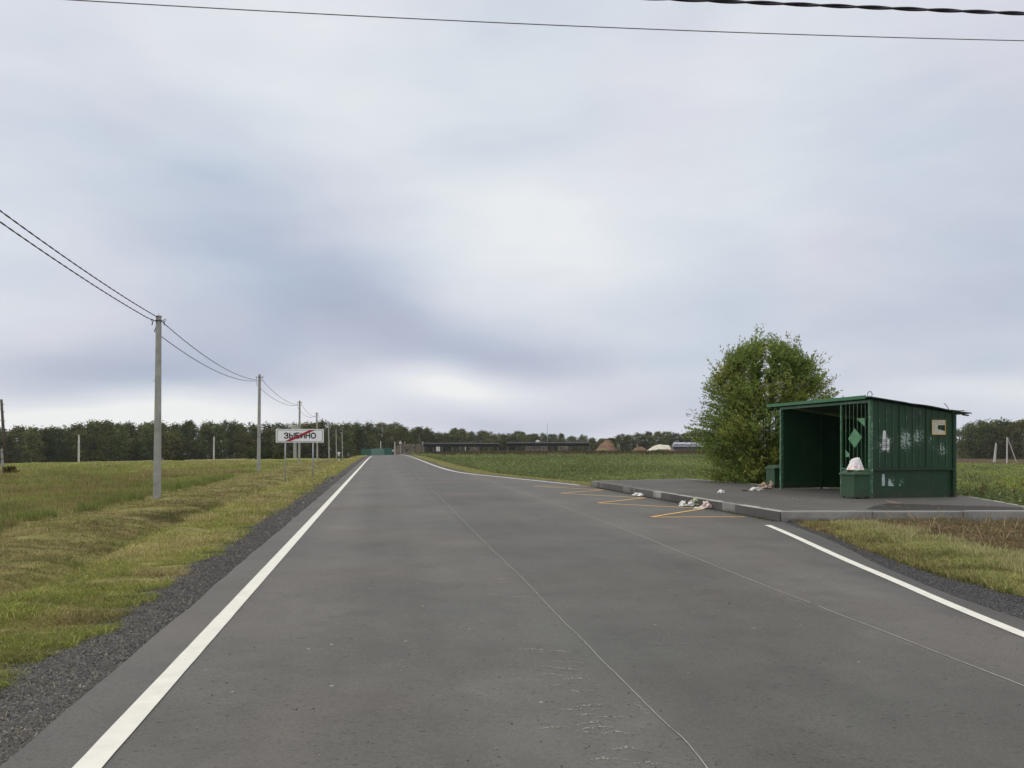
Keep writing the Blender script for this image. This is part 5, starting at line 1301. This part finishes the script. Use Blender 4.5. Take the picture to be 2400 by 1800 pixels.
# ------------------------------------------------------------------ gravel stones on the shoulders
def stones(name, x, y, s, cols, label):
    n_ = len(x); z = G(x, y)
    base = np.array([(1,0,0),(-1,0,0),(0,1,0),(0,-1,0),(0,0,1),(0,0,-1)], float)
    Fo = np.array([(0,2,4),(2,1,4),(1,3,4),(3,0,4),(2,0,5),(1,2,5),(3,1,5),(0,3,5)])
    sc3 = rng.uniform(.55,1.2,(n_,3))*s[:,None]; sc3[:,2] *= .7
    jit = base[None]*(1+rng.uniform(-.3,.3,(n_,6,1))) + rng.uniform(-.2,.2,(n_,6,3)); V_ = jit*sc3[:,None,:]
    a_ = rng.uniform(0,6.28,n_); ca, sa = np.cos(a_)[:,None], np.sin(a_)[:,None]; X_ = V_[...,0]*ca-V_[...,1]*sa; Y_ = V_[...,0]*sa+V_[...,1]*ca
    V_ = np.stack([X_ + x[:,None], Y_ + y[:,None], V_[...,2] + z[:,None] + s[:,None]*.2], -1).reshape(-1,3)
    F_ = (np.arange(n_)[:,None,None]*6 + Fo[None]).reshape(-1,3)
    o = np_mesh(name, V_, F_, attr_mat(name+'_stone', .85, 0, .3), cols=np.repeat(cols,6,0)); tag(o, label, 'gravel', kind='stuff')
x, y = sample(900000, 3.7, 45, -200, 850); tt = xl(y)-x; e = (fbm(x,y,1.6,3,6)-.5)*.55; k = (tt > .45) & (tt < 1.12+e+rng.random(len(x))**3*.3); x, y = x[k][:60000], y[k][:60000]; n_ = len(x)
stones('gravel', x, y, rng.uniform(.006,.016,n_)*np.maximum(1,y/12), palette(n_, [(.10,.098,.10),(.075,.072,.074),(.14,.135,.13),(.24,.23,.21)], [5,4,2,.25], .22), 'dark grey crushed stone shoulder between asphalt and left verge')
x, y = sample(900000, 5, 17, 1850, 2560); r_ = x-xr(y); e = (fbm(x,y,1.6,3,6)-.5)*.55; k = (r_ > .04) & (r_ < .36+sstep(13,6,y)*.6+e*.5+rng.random(len(x))**3*.35); x, y = x[k][:22000], y[k][:22000]; n_ = len(x)
stones('gravel', x, y, rng.uniform(.005,.014,n_), palette(n_, [(.085,.085,.095),(.065,.065,.072),(.13,.13,.13)], [5,4,1], .22), 'bluish grey crushed stone edge along the near right road edge')
# straw wisps lying on the left gravel and loose pebbles on the road
x, y = sample(30000, 3.8, 14, -200, 700); tt = xl(y)-x; k = (tt > .5) & (tt < 1.3); x, y = x[k][:260], y[k][:260]; n_ = len(x)
blades('straw_wisps', x, y, rng.uniform(.02,.05,n_), rng.uniform(.003,.006,n_), rng.uniform(1.5,4,n_), palette(n_, [(.36,.33,.17),(.26,.26,.10)], [1,1], .15), 'loose straw and grass clippings lying on the left gravel', 'grass', z=G(x,y)+.02)
x, y = sample(2600, 4, 30, 200, 2400); k = (x > xl(y)+.2) & (x < xr(y)-.3); x, y = x[k][:330], y[k][:330]; n_ = len(x)
Zs = np.zeros(n_)
_G = G
G = lambda a_, b_: np.zeros(np.shape(a_)) + .001
stones('pebbles', x, y, rng.uniform(.003,.008,n_), palette(n_, [(.30,.28,.25),(.07,.065,.06),(.45,.43,.4)], [2,4,.7], .2), 'few loose pebbles and chips scattered on the road surface')
G = _G

# ------------------------------------------------------------------ air
HZ = MB().box(-420, 420, -60, 620, -12, 60).build('haze', None); tag(HZ, kind='stuff')
m = bpy.data.materials.new('air'); m.use_nodes = True; nn_ = NT(m.node_tree); nn_.n.clear()
oo = nn_.new('ShaderNodeOutputMaterial'); pvn = nn_.new('ShaderNodeVolumePrincipled'); pvn.inputs['Density'].default_value = .00014
pvn.inputs['Color'].default_value = (.86,.88,.92,1); pvn.inputs['Anisotropy'].default_value = .2
nn_.l.new(pvn.outputs[0], oo.inputs['Volume']); HZ.data.materials.append(m)
